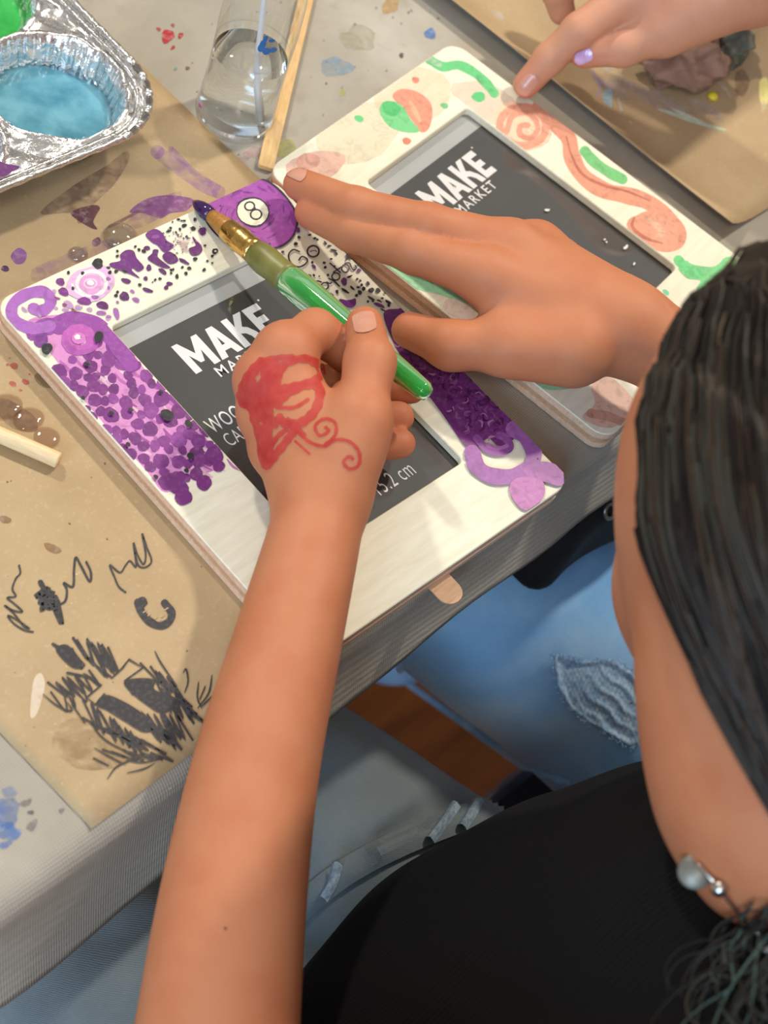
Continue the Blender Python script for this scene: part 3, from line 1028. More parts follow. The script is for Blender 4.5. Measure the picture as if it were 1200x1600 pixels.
# dense purple lower right
PX = [(597, 498), (620, 490), (634, 490), (660, 530), (700, 562), (742, 598), (778, 640), (800, 672), (797, 690), (775, 702), (757, 690), (738, 706), (722, 700), (690, 655), (650, 600), (618, 552)]
p.shape(PX, (112, 42, 116))
for k in range(150):
    t = random.random()
    x, y = 625 + 145 * t + random.uniform(-30, 30) * (.5 + t * .4), 525 + 150 * t + random.uniform(-26, 26)
    g = random.uniform(0, 6.28)
    p.stroke([(x, y), (x + 6 * math.cos(g), y + 6 * math.sin(g)), (x + 12 * math.cos(g + .7), y + 12 * math.sin(g + .7))], random.uniform(1.2, 4.5), random.choice([(88, 28, 92), (80, 24, 86), (132, 62, 134), (150, 84, 150), (96, 34, 100), (186, 130, 178)]), .85, taper=True)
p.stroke([(733, 712), (742, 735), (765, 748), (795, 748), (820, 735), (826, 712), (815, 690), (795, 676)], 24, (156, 92, 166))
p.stroke([(740, 690), (755, 706), (775, 712), (790, 704), (784, 690), (774, 686)], 12, (140, 74, 150))
p.stroke([(756, 700), (772, 706), (786, 702)], 6, (176, 110, 176))
p.shape([(812, 736), (838, 726), (862, 732), (877, 748), (866, 763), (842, 757), (822, 754)], (168, 102, 170))
p.shape([(800, 752), (824, 750), (841, 758), (842, 778), (830, 795), (812, 800), (796, 784), (790, 766)], (184, 112, 176))
p.stroke([(808, 768), (822, 778), (834, 772)], 3, (204, 140, 196), .8, taper=True)
p.blob(832, 722, 1.6, None, 0, K)
# black beads of paint on the left side
for x, y, rx, ry in [(72, 548, 8, 10), (154, 530, 7, 9), (263, 653, 10, 9), (297, 667, 7, 5), (136, 573, 5, 3), (300, 717, 6, 5), (175, 650, 4.5, 3), (206, 645, 4, 2.5), (253, 617, 4, 2.5), (202, 699, 4.5, 3), (130, 626, 3.5, 3), (294, 740, 4, 3.5), (246, 750, 4, 3.5)]:
    p.blob(x, y, rx, ry, 30, (30, 32, 38), 1, .15)
p.build('painted_pattern', MAT['paint'], f1)

# ---- the green and coral frame
A2 = .154395618
c_, s_ = math.cos(A2), math.sin(A2)
tl = np.array([1.00429625, .0240471234]) * S
ce = tl + np.array([FW / 2 * c_ + FH / 2 * s_, FW / 2 * s_ - FH / 2 * c_])
L2 = (ce[0], ce[1], ZT + .0004)
f2, put, v, f = make_frame('pale wooden picture frame painted with green leaves and coral swirls', L2, A2, False)
mark(put, v, f, {'MAKE': (21.5, 39.5, 19.3, .84), 'MARKET': (31.0, 47.1, 5.9), 'R': (79.5, 19.3, .6), 'WOOD': (5.8, 71.3, 8.2), 'CADRE': (8.0, 81.5, 7.4), '15.2 cm': (52.0, 142.0, 8.7)})
p = Paint(hmap(H2), TH + .00005, fclip)
G1, G2, CO, CP = (106, 204, 132), (168, 228, 184), (226, 150, 124), (240, 188, 166)
p.blob(560, 210, 70, 45, -30, (240, 232, 205), .5); p.blob(640, 150, 60, 50, 0, (240, 222, 190), .35); p.blob(760, 160, 60, 30, 30, (238, 214, 198), .4)
p.stroke([(668, 92), (690, 103), (715, 100), (740, 112), (758, 128), (771, 144)], 15, G1, .95)
p.stroke([(668, 92), (684, 100)], 9, (190, 226, 190), .6)
p.blob(746, 150, 11, 8, 10, (92, 196, 122))
z2 = lambda L: [(400 + x / 2.4, y / 2.4) for x, y in L]
p.shape(z2([(505, 362), (540, 335), (598, 345), (645, 382), (655, 430), (640, 485), (610, 497), (580, 455), (540, 405)]), CO)
p.stroke(z2([(570, 380), (590, 420), (610, 460)]), 8, (240, 184, 148), .9, taper=True)
p.shape(z2([(458, 402), (500, 382), (545, 402), (572, 450), (606, 492), (560, 500), (500, 482), (465, 442)]), (120, 205, 136))
p.blob(*z2([(500, 410)])[0], 16, 11, 20, (82, 190, 112))
for x, y, r, c in [(380, 450, 17, G1), (592, 300, 15, (222, 140, 116)), (700, 396, 15, (120, 196, 132)), (558, 532, 17, (220, 136, 112))]:
    p.blob(*z2([(x, y)])[0], r / 2.4, r * .75 / 2.4, 20, c, .95)
p.blob(492, 262, 44, 24, -10, (240, 196, 178), .75); p.blob(480, 255, 20, 12, -10, (236, 180, 164), .6)
# spiral and the long S stroke
p.blob(816, 196, 45, 38, 30, (244, 206, 178))
p.ring(816, 196, 37, 31, 12, (232, 160, 134)); p.stroke([(790, 205), (800, 180), (826, 176), (840, 196), (830, 214), (812, 210), (812, 196), (824, 194)], 9, (230, 156, 132))
p.stroke(z3([(250, 440), (310, 500), (370, 570), (385, 650), (430, 730), (520, 790), (620, 812), (710, 840), (790, 905), (832, 955), (830, 1005), (765, 1012), (690, 985), (650, 935)]), 26, (224, 152, 124))
p.stroke(z3([(360, 560), (385, 650), (430, 725), (520, 770), (620, 795), (720, 835)]), 5, (206, 120, 98), .7, taper=True)
p.blob(1028, 360, 40, 30, 20, (230, 158, 130))
p.stroke(z3([(700, 905), (740, 935), (770, 970), (740, 985)]), 10, (240, 196, 166), .8, taper=True)
p.stroke(z3([(650, 900), (640, 945), (690, 990), (770, 1015)]), 6, (208, 124, 100), .7, taper=True)
p.stroke(z3([(440, 625), (480, 670), (540, 712), (600, 742)]), 17, (116, 196, 124))
g6 = lambda L: [(1000 + x / 6, 340 + y / 6) for x, y in L]
p.shape(g6([(318, 345), (390, 325), (450, 390), (520, 440), (700, 465), (780, 430), (830, 380), (905, 370), (972, 430), (972, 550), (900, 572), (845, 600), (830, 690), (700, 785), (620, 805), (560, 730), (556, 660), (590, 592), (470, 575), (380, 490)]), (120, 208, 138))
p.stroke(g6([(380, 400), (450, 480), (580, 530)]), 16, (104, 208, 132))
p.blob(*g6([(720, 660)])[0], 12, 9, 0, (178, 222, 160), .7); p.blob(*g6([(900, 440)])[0], 10, 8, 20, (176, 216, 150), .7); p.blob(*g6([(620, 735)])[0], 9, 7, 0, (104, 200, 130), .8)
p.blob(*g6([(252, 705)])[0], 6, 4, 40, (120, 212, 168), .8); p.stroke(g6([(235, 800), (300, 845), (365, 945)]), 8, (120, 210, 150))
p.stroke([(560, 372), (585, 395), (612, 414), (645, 438), (690, 450), (745, 466)], 24, (164, 230, 182), .95)
p.stroke([(590, 402), (640, 430), (700, 448)], 6, (140, 214, 164), .7, taper=True)
p.stroke([(700, 478), (720, 488), (745, 505)], 24, (240, 218, 204), .9)
p.blob(872, 596, 42, 12, -5, (170, 230, 186), .8); p.blob(868, 592, 14, 5, 0, (130, 204, 150), .8)
p.shape([(920, 602), (950, 590), (985, 622), (992, 640), (950, 668), (905, 652), (925, 630)], (240, 196, 174), .85)
p.stroke([(918, 645), (945, 650), (970, 660)], 14, (226, 170, 150), .5)
p.build('painted_pattern', MAT['paint'], f2)

du = Paint(lambda u, v: world_to_local(P(u, v, L2[2] + .0079), L2, A2), .00785)
for x, y, r in [(855, 328, 2.6), (978, 386, 3), (945, 374, 1.4), (948, 378, 1.2), (942, 412, 1.8), (991, 412, 1.8), (990, 376, 1.2), (710, 292, 1)]:
    du.blob(x, y, r, r * 1.4, random.uniform(0, 90), (232, 232, 228), .9, .4, 7)
du.build('dust_specks', MAT['paint'], f2)

# ------------------------------------------------------------------ small things on the table
def foil_mat():
    m, nt, b = newmat('foil')
    v = coords(nt)
    vo = nt.nodes.new('ShaderNodeTexVoronoi'); vo.inputs['Scale'].default_value = 95; vo.feature = 'F1'
    nz = nt.nodes.new('ShaderNodeTexNoise'); nz.inputs['Scale'].default_value = 40
    nt.links.new(v, nz.inputs['Vector'])
    nt.links.new(mix(nt, v, nz.outputs['Color'], .02), vo.inputs['Vector'])
    n = noise(nt, v, 120, 4, .6, 1.5)
    b.inputs['Base Color'].default_value = (.80, .79, .78, 1)
    b.inputs['Metallic'].default_value = 1
    b.inputs['Roughness'].default_value = .22
    bump(nt, b, addv(nt, vo.outputs['Distance'], n), .55, .0018)
    return m


MAT['foil'] = foil_mat()
TX0, TX1, TY0, TY1 = -.055, .146, .041, .285
cups = [(.1005, .089), (.1005, .166), (.1005, .243), (.0225, .089), (.0225, .166), (.0225, .243)]
ZR = .034
tray = empty('foil_muffin_tray', (.0455, .163, ZT + .0012))
tag(tray, 'crinkled silver foil muffin tray holding cups of paint', 'tray')


def rr_sd(x, y, r=.042):
    cx, cy = (TX0 + TX1) / 2, (TY0 + TY1) / 2
    qx, qy = abs(x - cx) - (TX1 - TX0) / 2 + r, abs(y - cy) - (TY1 - TY0) / 2 + r
    return math.hypot(max(qx, 0), max(qy, 0)) + min(max(qx, qy), 0) - r


def foil_z(x, y):
    best = 1e9
    for cx, cy in cups:
        d = math.hypot(x - cx, y - cy)
        if d < best: best, bx_, by_ = d, cx, cy
    a = math.atan2(y - by_, x - bx_)
    fl = .0006 * math.cos(a * 46) + .0003 * math.cos(a * 17)
    e = best + fl
    t = min(1, max(0, (e - .0275) / (.0365 - .0275)))
    z = .001 + (ZR - .004 - .001) * (t * t * (3 - 2 * t) * .35 + t * .65)
    if e > .0365:
        z = ZR - .004 + .0014 * math.sin(x * 210 + 2 * math.sin(y * 90)) * math.sin(y * 170 + x * 60)
        z += .0022 * math.exp(-((best - .0385) / .0016) ** 2)
    return z


gx = np.arange(TX0, TX1 + .0005, .0011); gy = np.arange(TY0, TY1 + .0005, .0011)
idx = {}; v = []; f = []
for j, y in enumerate(gy):
    for i, x in enumerate(gx):
        if rr_sd(x, y) < .0002:
            sd = rr_sd(x, y)
            z = foil_z(x, y)
            if sd > -.006:
                k = (sd + .006) / .006
                z = z * (1 - k) + (ZR - .001) * k + .001 * math.sin(k * 9)
            idx[(i, j)] = len(v)
            v.append((x - .0455, y - .163, z))
for (i, j) in list(idx):
    q = [(i, j), (i + 1, j), (i + 1, j + 1), (i, j + 1)]
    if all(k in idx for k in q): f.append([idx[k] for k in q])
fast_mesh('pan', v, f, MAT['foil'], tray)
rim = []
for x, y in rrect(TX1 - TX0, TY1 - TY0, .042, 16): rim.append((x + (TX0 + TX1) / 2 - .0455, y + (TY0 + TY1) / 2 - .163, ZR))
dense = []
for i in range(len(rim)):
    a, b2 = np.array(rim[i]), np.array(rim[(i + 1) % len(rim)])
    for t in np.arange(0, 1, min(1, .004 / max(1e-6, np.linalg.norm(b2 - a)))): dense.append(a + (b2 - a) * t)
b = MB(); b.tube(dense, [.0019 + .0003 * math.sin(k * 2.1) for k in range(len(dense))], 8, True); b.build('rolled_rim', MAT['foil'], tray)
inn = [((p_[0]) * .955, (p_[1]) * .962, ZR - .0012) for p_ in dense]
b = MB(); b.tube(inn, .0011, 6, True); b.build('rim_ridge', MAT['foil'], tray)


def wet(name, c1, c2, rough=.12):
    return simple(name, c1, c2, 55, rough, .35, .0012, spec=.5)


for (cx, cy), nm, lab, m, lv in [(cups[0], 'blue_paint', 'pool of sky blue paint in a foil tray cup', wet('blue_paint', (66, 132, 156), (112, 172, 192)), .0155),
                                 (cups[1], 'green_paint', 'pool of bright green paint in a foil tray cup', wet('green_paint', (34, 148, 58), (60, 176, 84)), .019),
                                 (cups[3], 'purple_paint', 'pool of dark purple paint in a foil tray cup', wet('purple_paint', (92, 34, 100), (116, 52, 124)), .010)]:
    rr_ = .0275 + (.0365 - .0275) * (lv / (ZR - .004)) + .0006
    b = MB()
    nn = 48
    vs = []; fs = []
    for k in range(9):
        r = rr_ * k / 8
        for a in range(nn):
            g = 2 * math.pi * a / nn
            vs.append((r * math.cos(g), r * math.sin(g), .00006 * math.sin(r * 300 + 2 * g) + .00005 * math.cos(3 * g + r * 200)))
    for k in range(8):
        for a in range(nn):
            fs.append((k * nn + a, k * nn + (a + 1) % nn, (k + 1) * nn + (a + 1) % nn, (k + 1) * nn + a))
    base = len(vs)
    for a in range(nn):
        g = 2 * math.pi * a / nn
        vs.append((.026 * math.cos(g), .026 * math.sin(g), -lv + .0022))
    for a in range(nn): fs.append((8 * nn + a, 8 * nn + (a + 1) % nn, base + (a + 1) % nn, base + a))
    o = mk(nm, vs, fs, m, None, True, (cx, cy, ZT + .0012 + lv))
    tag(o, lab, 'paint', 'pools of paint in the foil tray')
# splash of purple on the foil
pp = Paint(lambda u, v_: tuple(P(u, v_, ZT + ZR)[:2] - np.array([.0455, .163])), ZR + .0012)
pp.shape([(-6, 258), (12, 262), (30, 266), (18, 274), (4, 282), (-8, 276)], (100, 36, 108))
pp.build('paint_splash', MAT['paint'], tray)

# clear bottle of rinse water
bc = P(364, 186, ZT)
bt = empty('water_bottle', (bc[0], bc[1], ZT))
tag(bt, 'clear plastic bottle half full of water beside the foil tray', 'bottle')
MAT['plastic'] = shell_mat('clear_plastic', (.96, .97, .97), .05, .05, .75)
b = MB(); b.lathe([(.0, .0012), (.012, .0012), (.0190, .0004), (.0212, .002), (.0222, .006), (.0215, .012), (.0205, .030), (.0208, .05), (.0212, .066), (.0208, .085), (.0195, .098), (.0150, .112), (.0112, .119), (.0112, .135), (.0104, .135), (.0104, .119), (.014, .111)], n=48)
b.build('bottle_wall', MAT['plastic'], bt)
m, nt, bb = newmat('water')
bb.inputs['Base Color'].default_value = (.97, .985, .99, 1); bb.inputs['Transmission Weight'].default_value = 1; bb.inputs['IOR'].default_value = 1.18; bb.inputs['Roughness'].default_value = .0
MAT['water'] = m
b = MB(); b.lathe([(.0002, .0022), (.018, .002), (.0205, .0045), (.0212, .007), (.0206, .012), (.0197, .030), (.0200, .0462), (.0199, .0466), (.0002, .0464)], n=48)
b.build('water', MAT['water'], bt)
b = MB()
b.tube([(.010, -.006, .004), (.007, -.001, .03), (.003, .004, .08), (-.003, .009, .17)], .0016, 10); b.build('stirring_straw', simple('white_straw', (225, 228, 230), (236, 238, 240), 40, .3, 0), bt)
ring = [(.0204 * math.cos(g), .0204 * math.sin(g), .052) for g in np.linspace(0, 6.283, 40, endpoint=False)]
b = MB(); b.tube(ring, .0004, 6, True); b.build('mould_line', MAT['plastic'], bt)
pb = MB()
for k in range(7):
    g = math.radians(232 + random.uniform(-16, 16)); z = .072 + random.uniform(-.006, .006)
    c0 = np.array([math.cos(g), math.sin(g), 0]) * .0215 + np.array([0, 0, z])
    t1 = np.array([-math.sin(g), math.cos(g), 0]); t2 = np.array([0, 0, 1.])
    r1, r2 = random.uniform(.001, .0022), random.uniform(.001, .003)
    vs = [c0 + t1 * r1 * math.cos(a) + t2 * r2 * math.sin(a) for a in np.linspace(0, 6.283, 10, endpoint=False)]
    pb.add(vs, [tuple(range(10))])
o = pb.build('paint_dabs', simple('blue_dab', (30, 96, 160), (50, 120, 180), 60, .4, 0), bt); o['kind'] = 'stuff'

# flat wooden craft stick and round dowel
MAT['stick'] = wood_mat('craft_stick_wood', (206, 164, 108), (230, 194, 140), 0, .55, 40)
MAT['dowel'] = wood_mat('pale_dowel_wood', (226, 196, 146), (244, 222, 180), 0, .55, 40)


def flat_stick(name, a, b3, w, h, mat, label, cat, z):
    a, b3 = np.array(a[:2]), np.array(b3[:2])
    d = b3 - a; L = np.linalg.norm(d)
    o = slab(name, L, w, w * .18, 0, h, mat, None)
    o.location = (*((a + b3) / 2), z)
    o.rotation_euler = (0, 0, math.atan2(d[1], d[0]))
    return tag(o, label, cat)


sa, sb = P(413, 268, ZT), P(482, -20, ZT)
o = flat_stick('craft_stick', sa, sb, .0088, .0026, MAT['stick'], 'flat wooden craft stick lying between bottle and pale frame', 'stick', ZT + .0012)
da, db = P(92, 722, ZT + .004), P(-60, 656, ZT + .004)
b = MB(); dl = np.linalg.norm(da - db)
b.tube([(0, 0, 0), (.0004, 0, 0), (.0008, 0, 0), (dl, 0, 0), (dl + .05, 0, 0)], [.0030, .0036, .0038, .0038, .0038], 14)
o = b.build('wooden_dowel', MAT['dowel'], None, True)
o.location = (da[0], da[1], ZT + .0051)
o.rotation_euler = (0, 0, math.atan2(db[1] - da[1], db[0] - da[0]))
tag(o, 'short round pale wooden dowel lying on scribbled kraft paper', 'dowel')

# clear glass gem and beads of water on the paper
MAT['gem'] = shell_mat('gem_glass', (.93, .92, .92), .05, .12, .9)


def dome(name, px, py, r, h, mat, label, cat, group=None, sx=1.0):
    c0 = P(px, py, ZT + .001)
    v = []; f = []; n = 28
    pr = [(1.0, 0), (1.04, .12), (1.0, .3), (.88, .58), (.66, .82), (.36, .96), (.0, 1.0)]
    b = MB(); b.lathe([(0.0, 0.0)] + [(r * a, h * z) for a, z in pr], n=n)
    o = b.build(name, mat, None, True)
    o.scale = (sx, 1, 1)
    o.location = (c0[0], c0[1], ZT + .0012)
    return tag(o, label, cat, group)


dome('glass_gem', 188, 372, .0088, .0055, MAT['gem'], 'clear glass gem half under the top edge of the purple frame', 'gem')
dome('glass_gem', 122, 398, .0048, .002, MAT['gem'], 'smaller clear glass gem lying beside the purple frame', 'gem')
MAT['drop'] = shell_mat('water_drop', (.94, .89, .86), .02, .07, .7)
for (px, py, r, sx), lab in zip([(73, 684, .0058, 1), (45, 655, .0060, 1.2), (8, 636, .0066, 1.25)],
                                ['round bead of murky water beside the dowel tip', 'middle bead of murky water on the scribbled kraft paper', 'bead of murky water at the left edge above the dowel']):
    dome('water_drop', px, py, r, .0018, MAT['drop'], lab, 'water drop', 'beads of water on the paper', sx)

# crumpled tissue, yellow bead
tc = P(1075, 100, ZT + .012)
b = MB(); vs = []; fs = []
nu, nv = 44, 26
rs = np.random.RandomState(3)
am = rs.uniform(-1, 1, (14, 5))


def crumple(name, c0, rx, ry, rz, mat, label, seed, lobes=9):
    rs = np.random.RandomState(seed)
    K_ = rs.normal(0, 1, (lobes, 3)); K_ /= np.linalg.norm(K_, axis=1)[:, None]
    fr = rs.uniform(1.6, 4.2, lobes); ph = rs.uniform(0, 6, lobes)
    vs = []; fs = []
    nu, nv = 64, 34
    for j in range(nv + 1):
        th = math.pi * j / nv
        for i in range(nu):
            g = 2 * math.pi * i / nu
            d = np.array([math.sin(th) * math.cos(g), math.sin(th) * math.sin(g), math.cos(th)])
            r = .72 + .16 * sum((1 - abs(math.sin(fr[k] * (d @ K_[k]) + ph[k]))) ** 2 for k in range(lobes)) + .05 * sum((1 - abs(math.sin(2.7 * fr[k] * (d @ K_[lobes - 1 - k]) + ph[k]))) ** 2 for k in range(lobes))
            q = d * r * np.array([rx, ry, rz])
            vs.append((q[0], q[1], max(q[2], -rz * .75)))
    for j in range(nv):
        for i in range(nu):
            fs.append((j * nu + i, (j + 1) * nu + i, (j + 1) * nu + (i + 1) % nu, j * nu + (i + 1) % nu))
    o = mk(name, vs, fs, mat, None, True, (c0[0], c0[1], ZT + .0012 + rz * .75))
    return tag(o, label, 'tissue')


crumple('crumpled_tissue', P(1068, 98, ZT + .01), .026, .018, .015, simple('brown_tissue', (140, 108, 92), (168, 134, 116), 60, .85, .4, .002), 'crumpled brown paint-stained tissue on the kraft paper', 5)
crumple('crumpled_tissue', P(1136, 62, ZT + .01), .018, .014, .011, simple('grey_tissue', (84, 90, 78), (128, 128, 114), 70, .85, .4, .002), 'smaller grey green crumpled scrap beside the brown tissue', 11)
dome('yellow_bead', 1113, 152, .0034, .003, simple('yellow_paint', (226, 206, 36), (240, 220, 60), 60, .3, 0), 'small yellow blob of paint beside the crumpled tissue', 'paint blob')

# ------------------------------------------------------------------ smooth bodies from rounded cones
def smin(a, b, k):
    h = np.maximum(k - np.abs(a - b), 0) / k
    return np.minimum(a, b) - h * h * k * .25


def smax(a, b, k):
    return -smin(-a, -b, k)


def rcone(p, a, b, r1, r2):
    a = np.asarray(a, np.float32); b = np.asarray(b, np.float32)
    ba = b - a
    l2 = float(ba @ ba)
    rr = r1 - r2
    a2 = l2 - rr * rr
    il2 = 1.0 / l2
    pa = p - a
    y = pa @ ba
    z = y - l2
    x2 = ((pa * l2 - y[:, None] * ba) ** 2).sum(1)
    y2 = y * y * l2
    z2 = z * z * l2
    k = np.sign(rr) * rr * rr * x2
    d = (np.sqrt(np.maximum(x2 * a2 * il2, 0)) + y * rr) * il2 - r1
    c1 = np.sign(z) * a2 * z2 > k
    c2 = np.sign(y) * a2 * y2 < k
    d = np.where(c2, np.sqrt(x2 + y2) * il2 - r1, d)
    d = np.where(c1, np.sqrt(x2 + z2) * il2 - r2, d)
    return d


def ellip(p, c, r, B=None):
    q = p - np.asarray(c, np.float32)
    if B is not None: q = q @ np.asarray(B, np.float32).T
    r = np.asarray(r, np.float32)
    k0 = np.sqrt(((q / r) ** 2).sum(1))
    k1 = np.sqrt(((q / (r * r)) ** 2).sum(1)) + 1e-9
    return k0 * (k0 - 1) / k1


def chain(p, pts, rad, k=.004):
    d = None
    for i in range(len(pts) - 1):
        e = rcone(p, pts[i], pts[i + 1], rad[i], rad[i + 1])
        d = e if d is None else smin(d, e, k)
    return d


def densify(pts, rad, per=6):
    a = catmull([np.concatenate([p_, [r]]) for p_, r in zip(pts, rad)], per)
    return [q[:3] for q in a], [float(q[3]) for q in a]


def smooth_chain(p, pts, rad):
    d = None
    for i in range(len(pts) - 1):
        e = rcone(p, pts[i], pts[i + 1], rad[i], rad[i + 1])
        d = e if d is None else np.minimum(d, e)
    return d


def near(p, pts, pad, fn):
    """evaluate fn only close to the given points; further off the box distance is enough"""
    a = np.min(pts, 0).astype(np.float32) - pad; b = np.max(pts, 0).astype(np.float32) + pad
    q = np.maximum(np.maximum(a - p, p - b), 0)
    d = np.sqrt((q ** 2).sum(1))
    m = d <= 0
    out = d + .012
    if m.any(): out[m] = fn(p[m])
    return out


def surfnet(fn, lo, hi, h, slack=1.0):
    lo = np.array(lo, float); hi = np.array(hi, float)
    nb = 8
    nblk = np.ceil((hi - lo) / (h * nb)).astype(int)
    I = np.stack(np.meshgrid(*[np.arange(n) for n in nblk], indexing='ij'), -1).reshape(-1, 3)
    cen = (lo + (I + .5) * nb * h).astype(np.float32)
    d = np.concatenate([fn(cen[i:i + 200000]) for i in range(0, len(cen), 200000)])
    act = I[np.abs(d) < nb * h * .87 * 1.25 * slack + h]
    dims = nblk * nb + 1
    loc = np.stack(np.meshgrid(*[np.arange(nb + 1)] * 3, indexing='ij'), -1).reshape(-1, 3)
    V, KEY, Q = [], [], []
    key = lambda g: (g[..., 0] * dims[1] + g[..., 1]) * dims[2] + g[..., 2]
    for s in range(0, len(act), 400):
        blk = act[s:s + 400]
        g = blk[:, None, :] * nb + loc[None]
        pts = (lo + g.reshape(-1, 3) * h).astype(np.float32)
        val = fn(pts).reshape(len(blk), nb + 1, nb + 1, nb + 1)
        ins = val < 0
        cnt = np.zeros((len(blk), nb, nb, nb), int)
        for dx in (0, 1):
            for dy in (0, 1):
                for dz in (0, 1):
                    cnt += ins[:, dx:dx + nb, dy:dy + nb, dz:dz + nb]
        B_, X, Y, Z = np.nonzero((cnt > 0) & (cnt < 8))
        acc = np.zeros((len(B_), 3)); num = np.zeros(len(B_))
        for ax in range(3):
            o1_, o2_ = [a for a in range(3) if a != ax]
            for u in (0, 1):
                for w in (0, 1):
                    off = [0, 0, 0]; off[o1_] = u; off[o2_] = w
                    off2 = list(off); off2[ax] = 1
                    va = val[B_, X + off[0], Y + off[1], Z + off[2]]
                    vb = val[B_, X + off2[0], Y + off2[1], Z + off2[2]]
                    ch = (va < 0) != (vb < 0)
                    t = np.where(ch, va / np.where(ch, va - vb, 1), 0)
                    pos = np.tile(np.array(off, float), (len(B_), 1)); pos[:, ax] += t
                    acc += pos * ch[:, None]; num += ch
        cell = np.stack([X, Y, Z], 1) + blk[B_] * nb
        V.append(lo + (cell + acc / num[:, None]) * h)
        KEY.append(key(cell))
        for ax in range(3):
            o1_, o2_ = [(1, 2), (2, 0), (0, 1)][ax]
            sl = [slice(0, nb)] * 3; sl2 = list(sl); sl2[ax] = slice(1, nb + 1)
            a = ins[(slice(None), *sl)]; c = ins[(slice(None), *sl2)]
            B2, X2, Y2, Z2 = np.nonzero(a != c)
            cell = np.stack([X2, Y2, Z2], 1) + blk[B2] * nb
            e1 = np.zeros(3, int); e1[o1_] = 1
            e2 = np.zeros(3, int); e2[o2_] = 1
            q = np.stack([key(cell), key(cell - e1), key(cell - e1 - e2), key(cell - e2)], 1)
            flip = ~a[B2, X2, Y2, Z2]
            q[flip] = q[flip][:, ::-1]
            Q.append(q)
    V = np.concatenate(V); KEY = np.concatenate(KEY); Q = np.concatenate(Q)
    o = np.argsort(KEY); KEY = KEY[o]; V = V[o]
    pos = np.clip(np.searchsorted(KEY, Q), 0, len(KEY) - 1)
    ok = (KEY[pos] == Q).all(1)
    return V, pos[ok]


def body(name, fn, lo, hi, h, mat, parent, colfn=None, slack=1.0):
    v, f = surfnet(fn, lo, hi, h, slack)
    o = fast_mesh(name, v, f, mat, parent)
    if colfn is not None:
        vcol(o, colfn(v))
    return o


def PZ(px, py, z):
    return P(px, py, z)


# ------------------------------------------------------------------ the painting girl
# left forearm: (pixel, depth, radius)
LA = [(500, 775, .735, .0200), (493, 830, .724, .0202), (450, 1000, .697, .0228), (400, 1200, .672, .0258), (365, 1400, .650, .0288), (341, 1600, .630, .0312), (326, 1760, .617, .033)]
LApts = [D(a, b2, c) for a, b2, c, r in LA]; LArad = [r for *_, r in LA]
LAd, LAr = densify(LApts, LArad)
LSH = np.array([-.115, -.505, .885])
WR = LApts[0]
# left hand
li_m, lm_m, lr_m, lp_m = PZ(446, 552, .806), PZ(416, 594, .797), PZ(420, 645, .786), PZ(436, 700, .778)
L_index = [li_m, PZ(492, 518, .800), PZ(548, 552, .789), PZ(588, 585, .781)]
L_mid = [lm_m, PZ(450, 590, .772), PZ(560, 592, .768), PZ(642, 606, .770)]
L_ring = [lr_m, PZ(450, 650, .766), PZ(550, 655, .764), PZ(622, 652, .768)]
L_pink = [lp_m, PZ(470, 705, .765), PZ(560, 700, .7635), PZ(626, 693, .766)]
L_thumb = [PZ(524, 755, .794), PZ(563, 655, .812), PZ(578, 566, .818), PZ(570, 508, .808)]


def left_hand(p):
    palm = rcone(p, WR, li_m, .0170, .0122)
    palm = smin(palm, rcone(p, WR, lm_m, .0170, .0126), .008)
    palm = smin(palm, rcone(p, WR, lr_m, .0168, .0122), .008)
    palm = smin(palm, rcone(p, WR, lp_m, .0165, .0112), .008)
    palm = smin(palm, rcone(p, L_thumb[0], L_thumb[1], .0145, .0125), .012)
    palm = smin(palm, rcone(p, li_m * .55 + WR * .45, L_thumb[1] * .6 + L_thumb[0] * .4, .012, .0125), .014)
    palm = smin(palm, rcone(p, PZ(515, 700, .785), PZ(545, 640, .785), .016, .014), .012)
    d = palm
    th = chain(p, L_thumb, [.0145, .0120, .0108, .0088], .006)
    d = smin(d, th, .006)
    d = np.minimum(d, smin(palm, chain(p, L_index, [.0122, .0102, .0094, .0080], .004), .008))
    for c_, r in ((L_mid, [.0132, .0100, .0090, .0078]), (L_ring, [.0128, .0096, .0088, .0078]), (L_pink, [.0118, .0086, .0080, .0072])):
        d = np.minimum(d, smin(palm, chain(p, c_, r, .004), .007))
    # knuckle bumps
    for m_, r in ((li_m, .0124), (lm_m, .0130), (lr_m, .0124), (lp_m, .0112)):
        d = smin(d, np.sqrt(((p - m_.astype(np.float32)) ** 2).sum(1)) - r, .006)
    return d


# right arm and hand
RW = PZ(975, 512, .800)
RE = np.array([.315, -.415, .80])
RSH = np.array([.205, -.50, .885])
ri_m, rm_m, rr_m, rp_m = PZ(762, 432, .800), PZ(800, 388, .802), PZ(838, 388, .794), PZ(870, 410, .785)
R_index = [ri_m, PZ(648, 392, .792), PZ(552, 362, .778), PZ(486, 332, .7665)]
R_mid = [rm_m, PZ(668, 352, .800), PZ(556, 324, .786), PZ(468, 288, .769)]
R_ring = [rr_m, PZ(740, 368, .778), PZ(650, 350, .768), PZ(590, 335, .7645)]
R_pink = [rp_m, PZ(800, 400, .772), PZ(730, 395, .766), PZ(690, 385, .764)]
R_thumb = [PZ(895, 545, .794), PZ(795, 540, .788), PZ(705, 540, .778), PZ(640, 516, .768)]


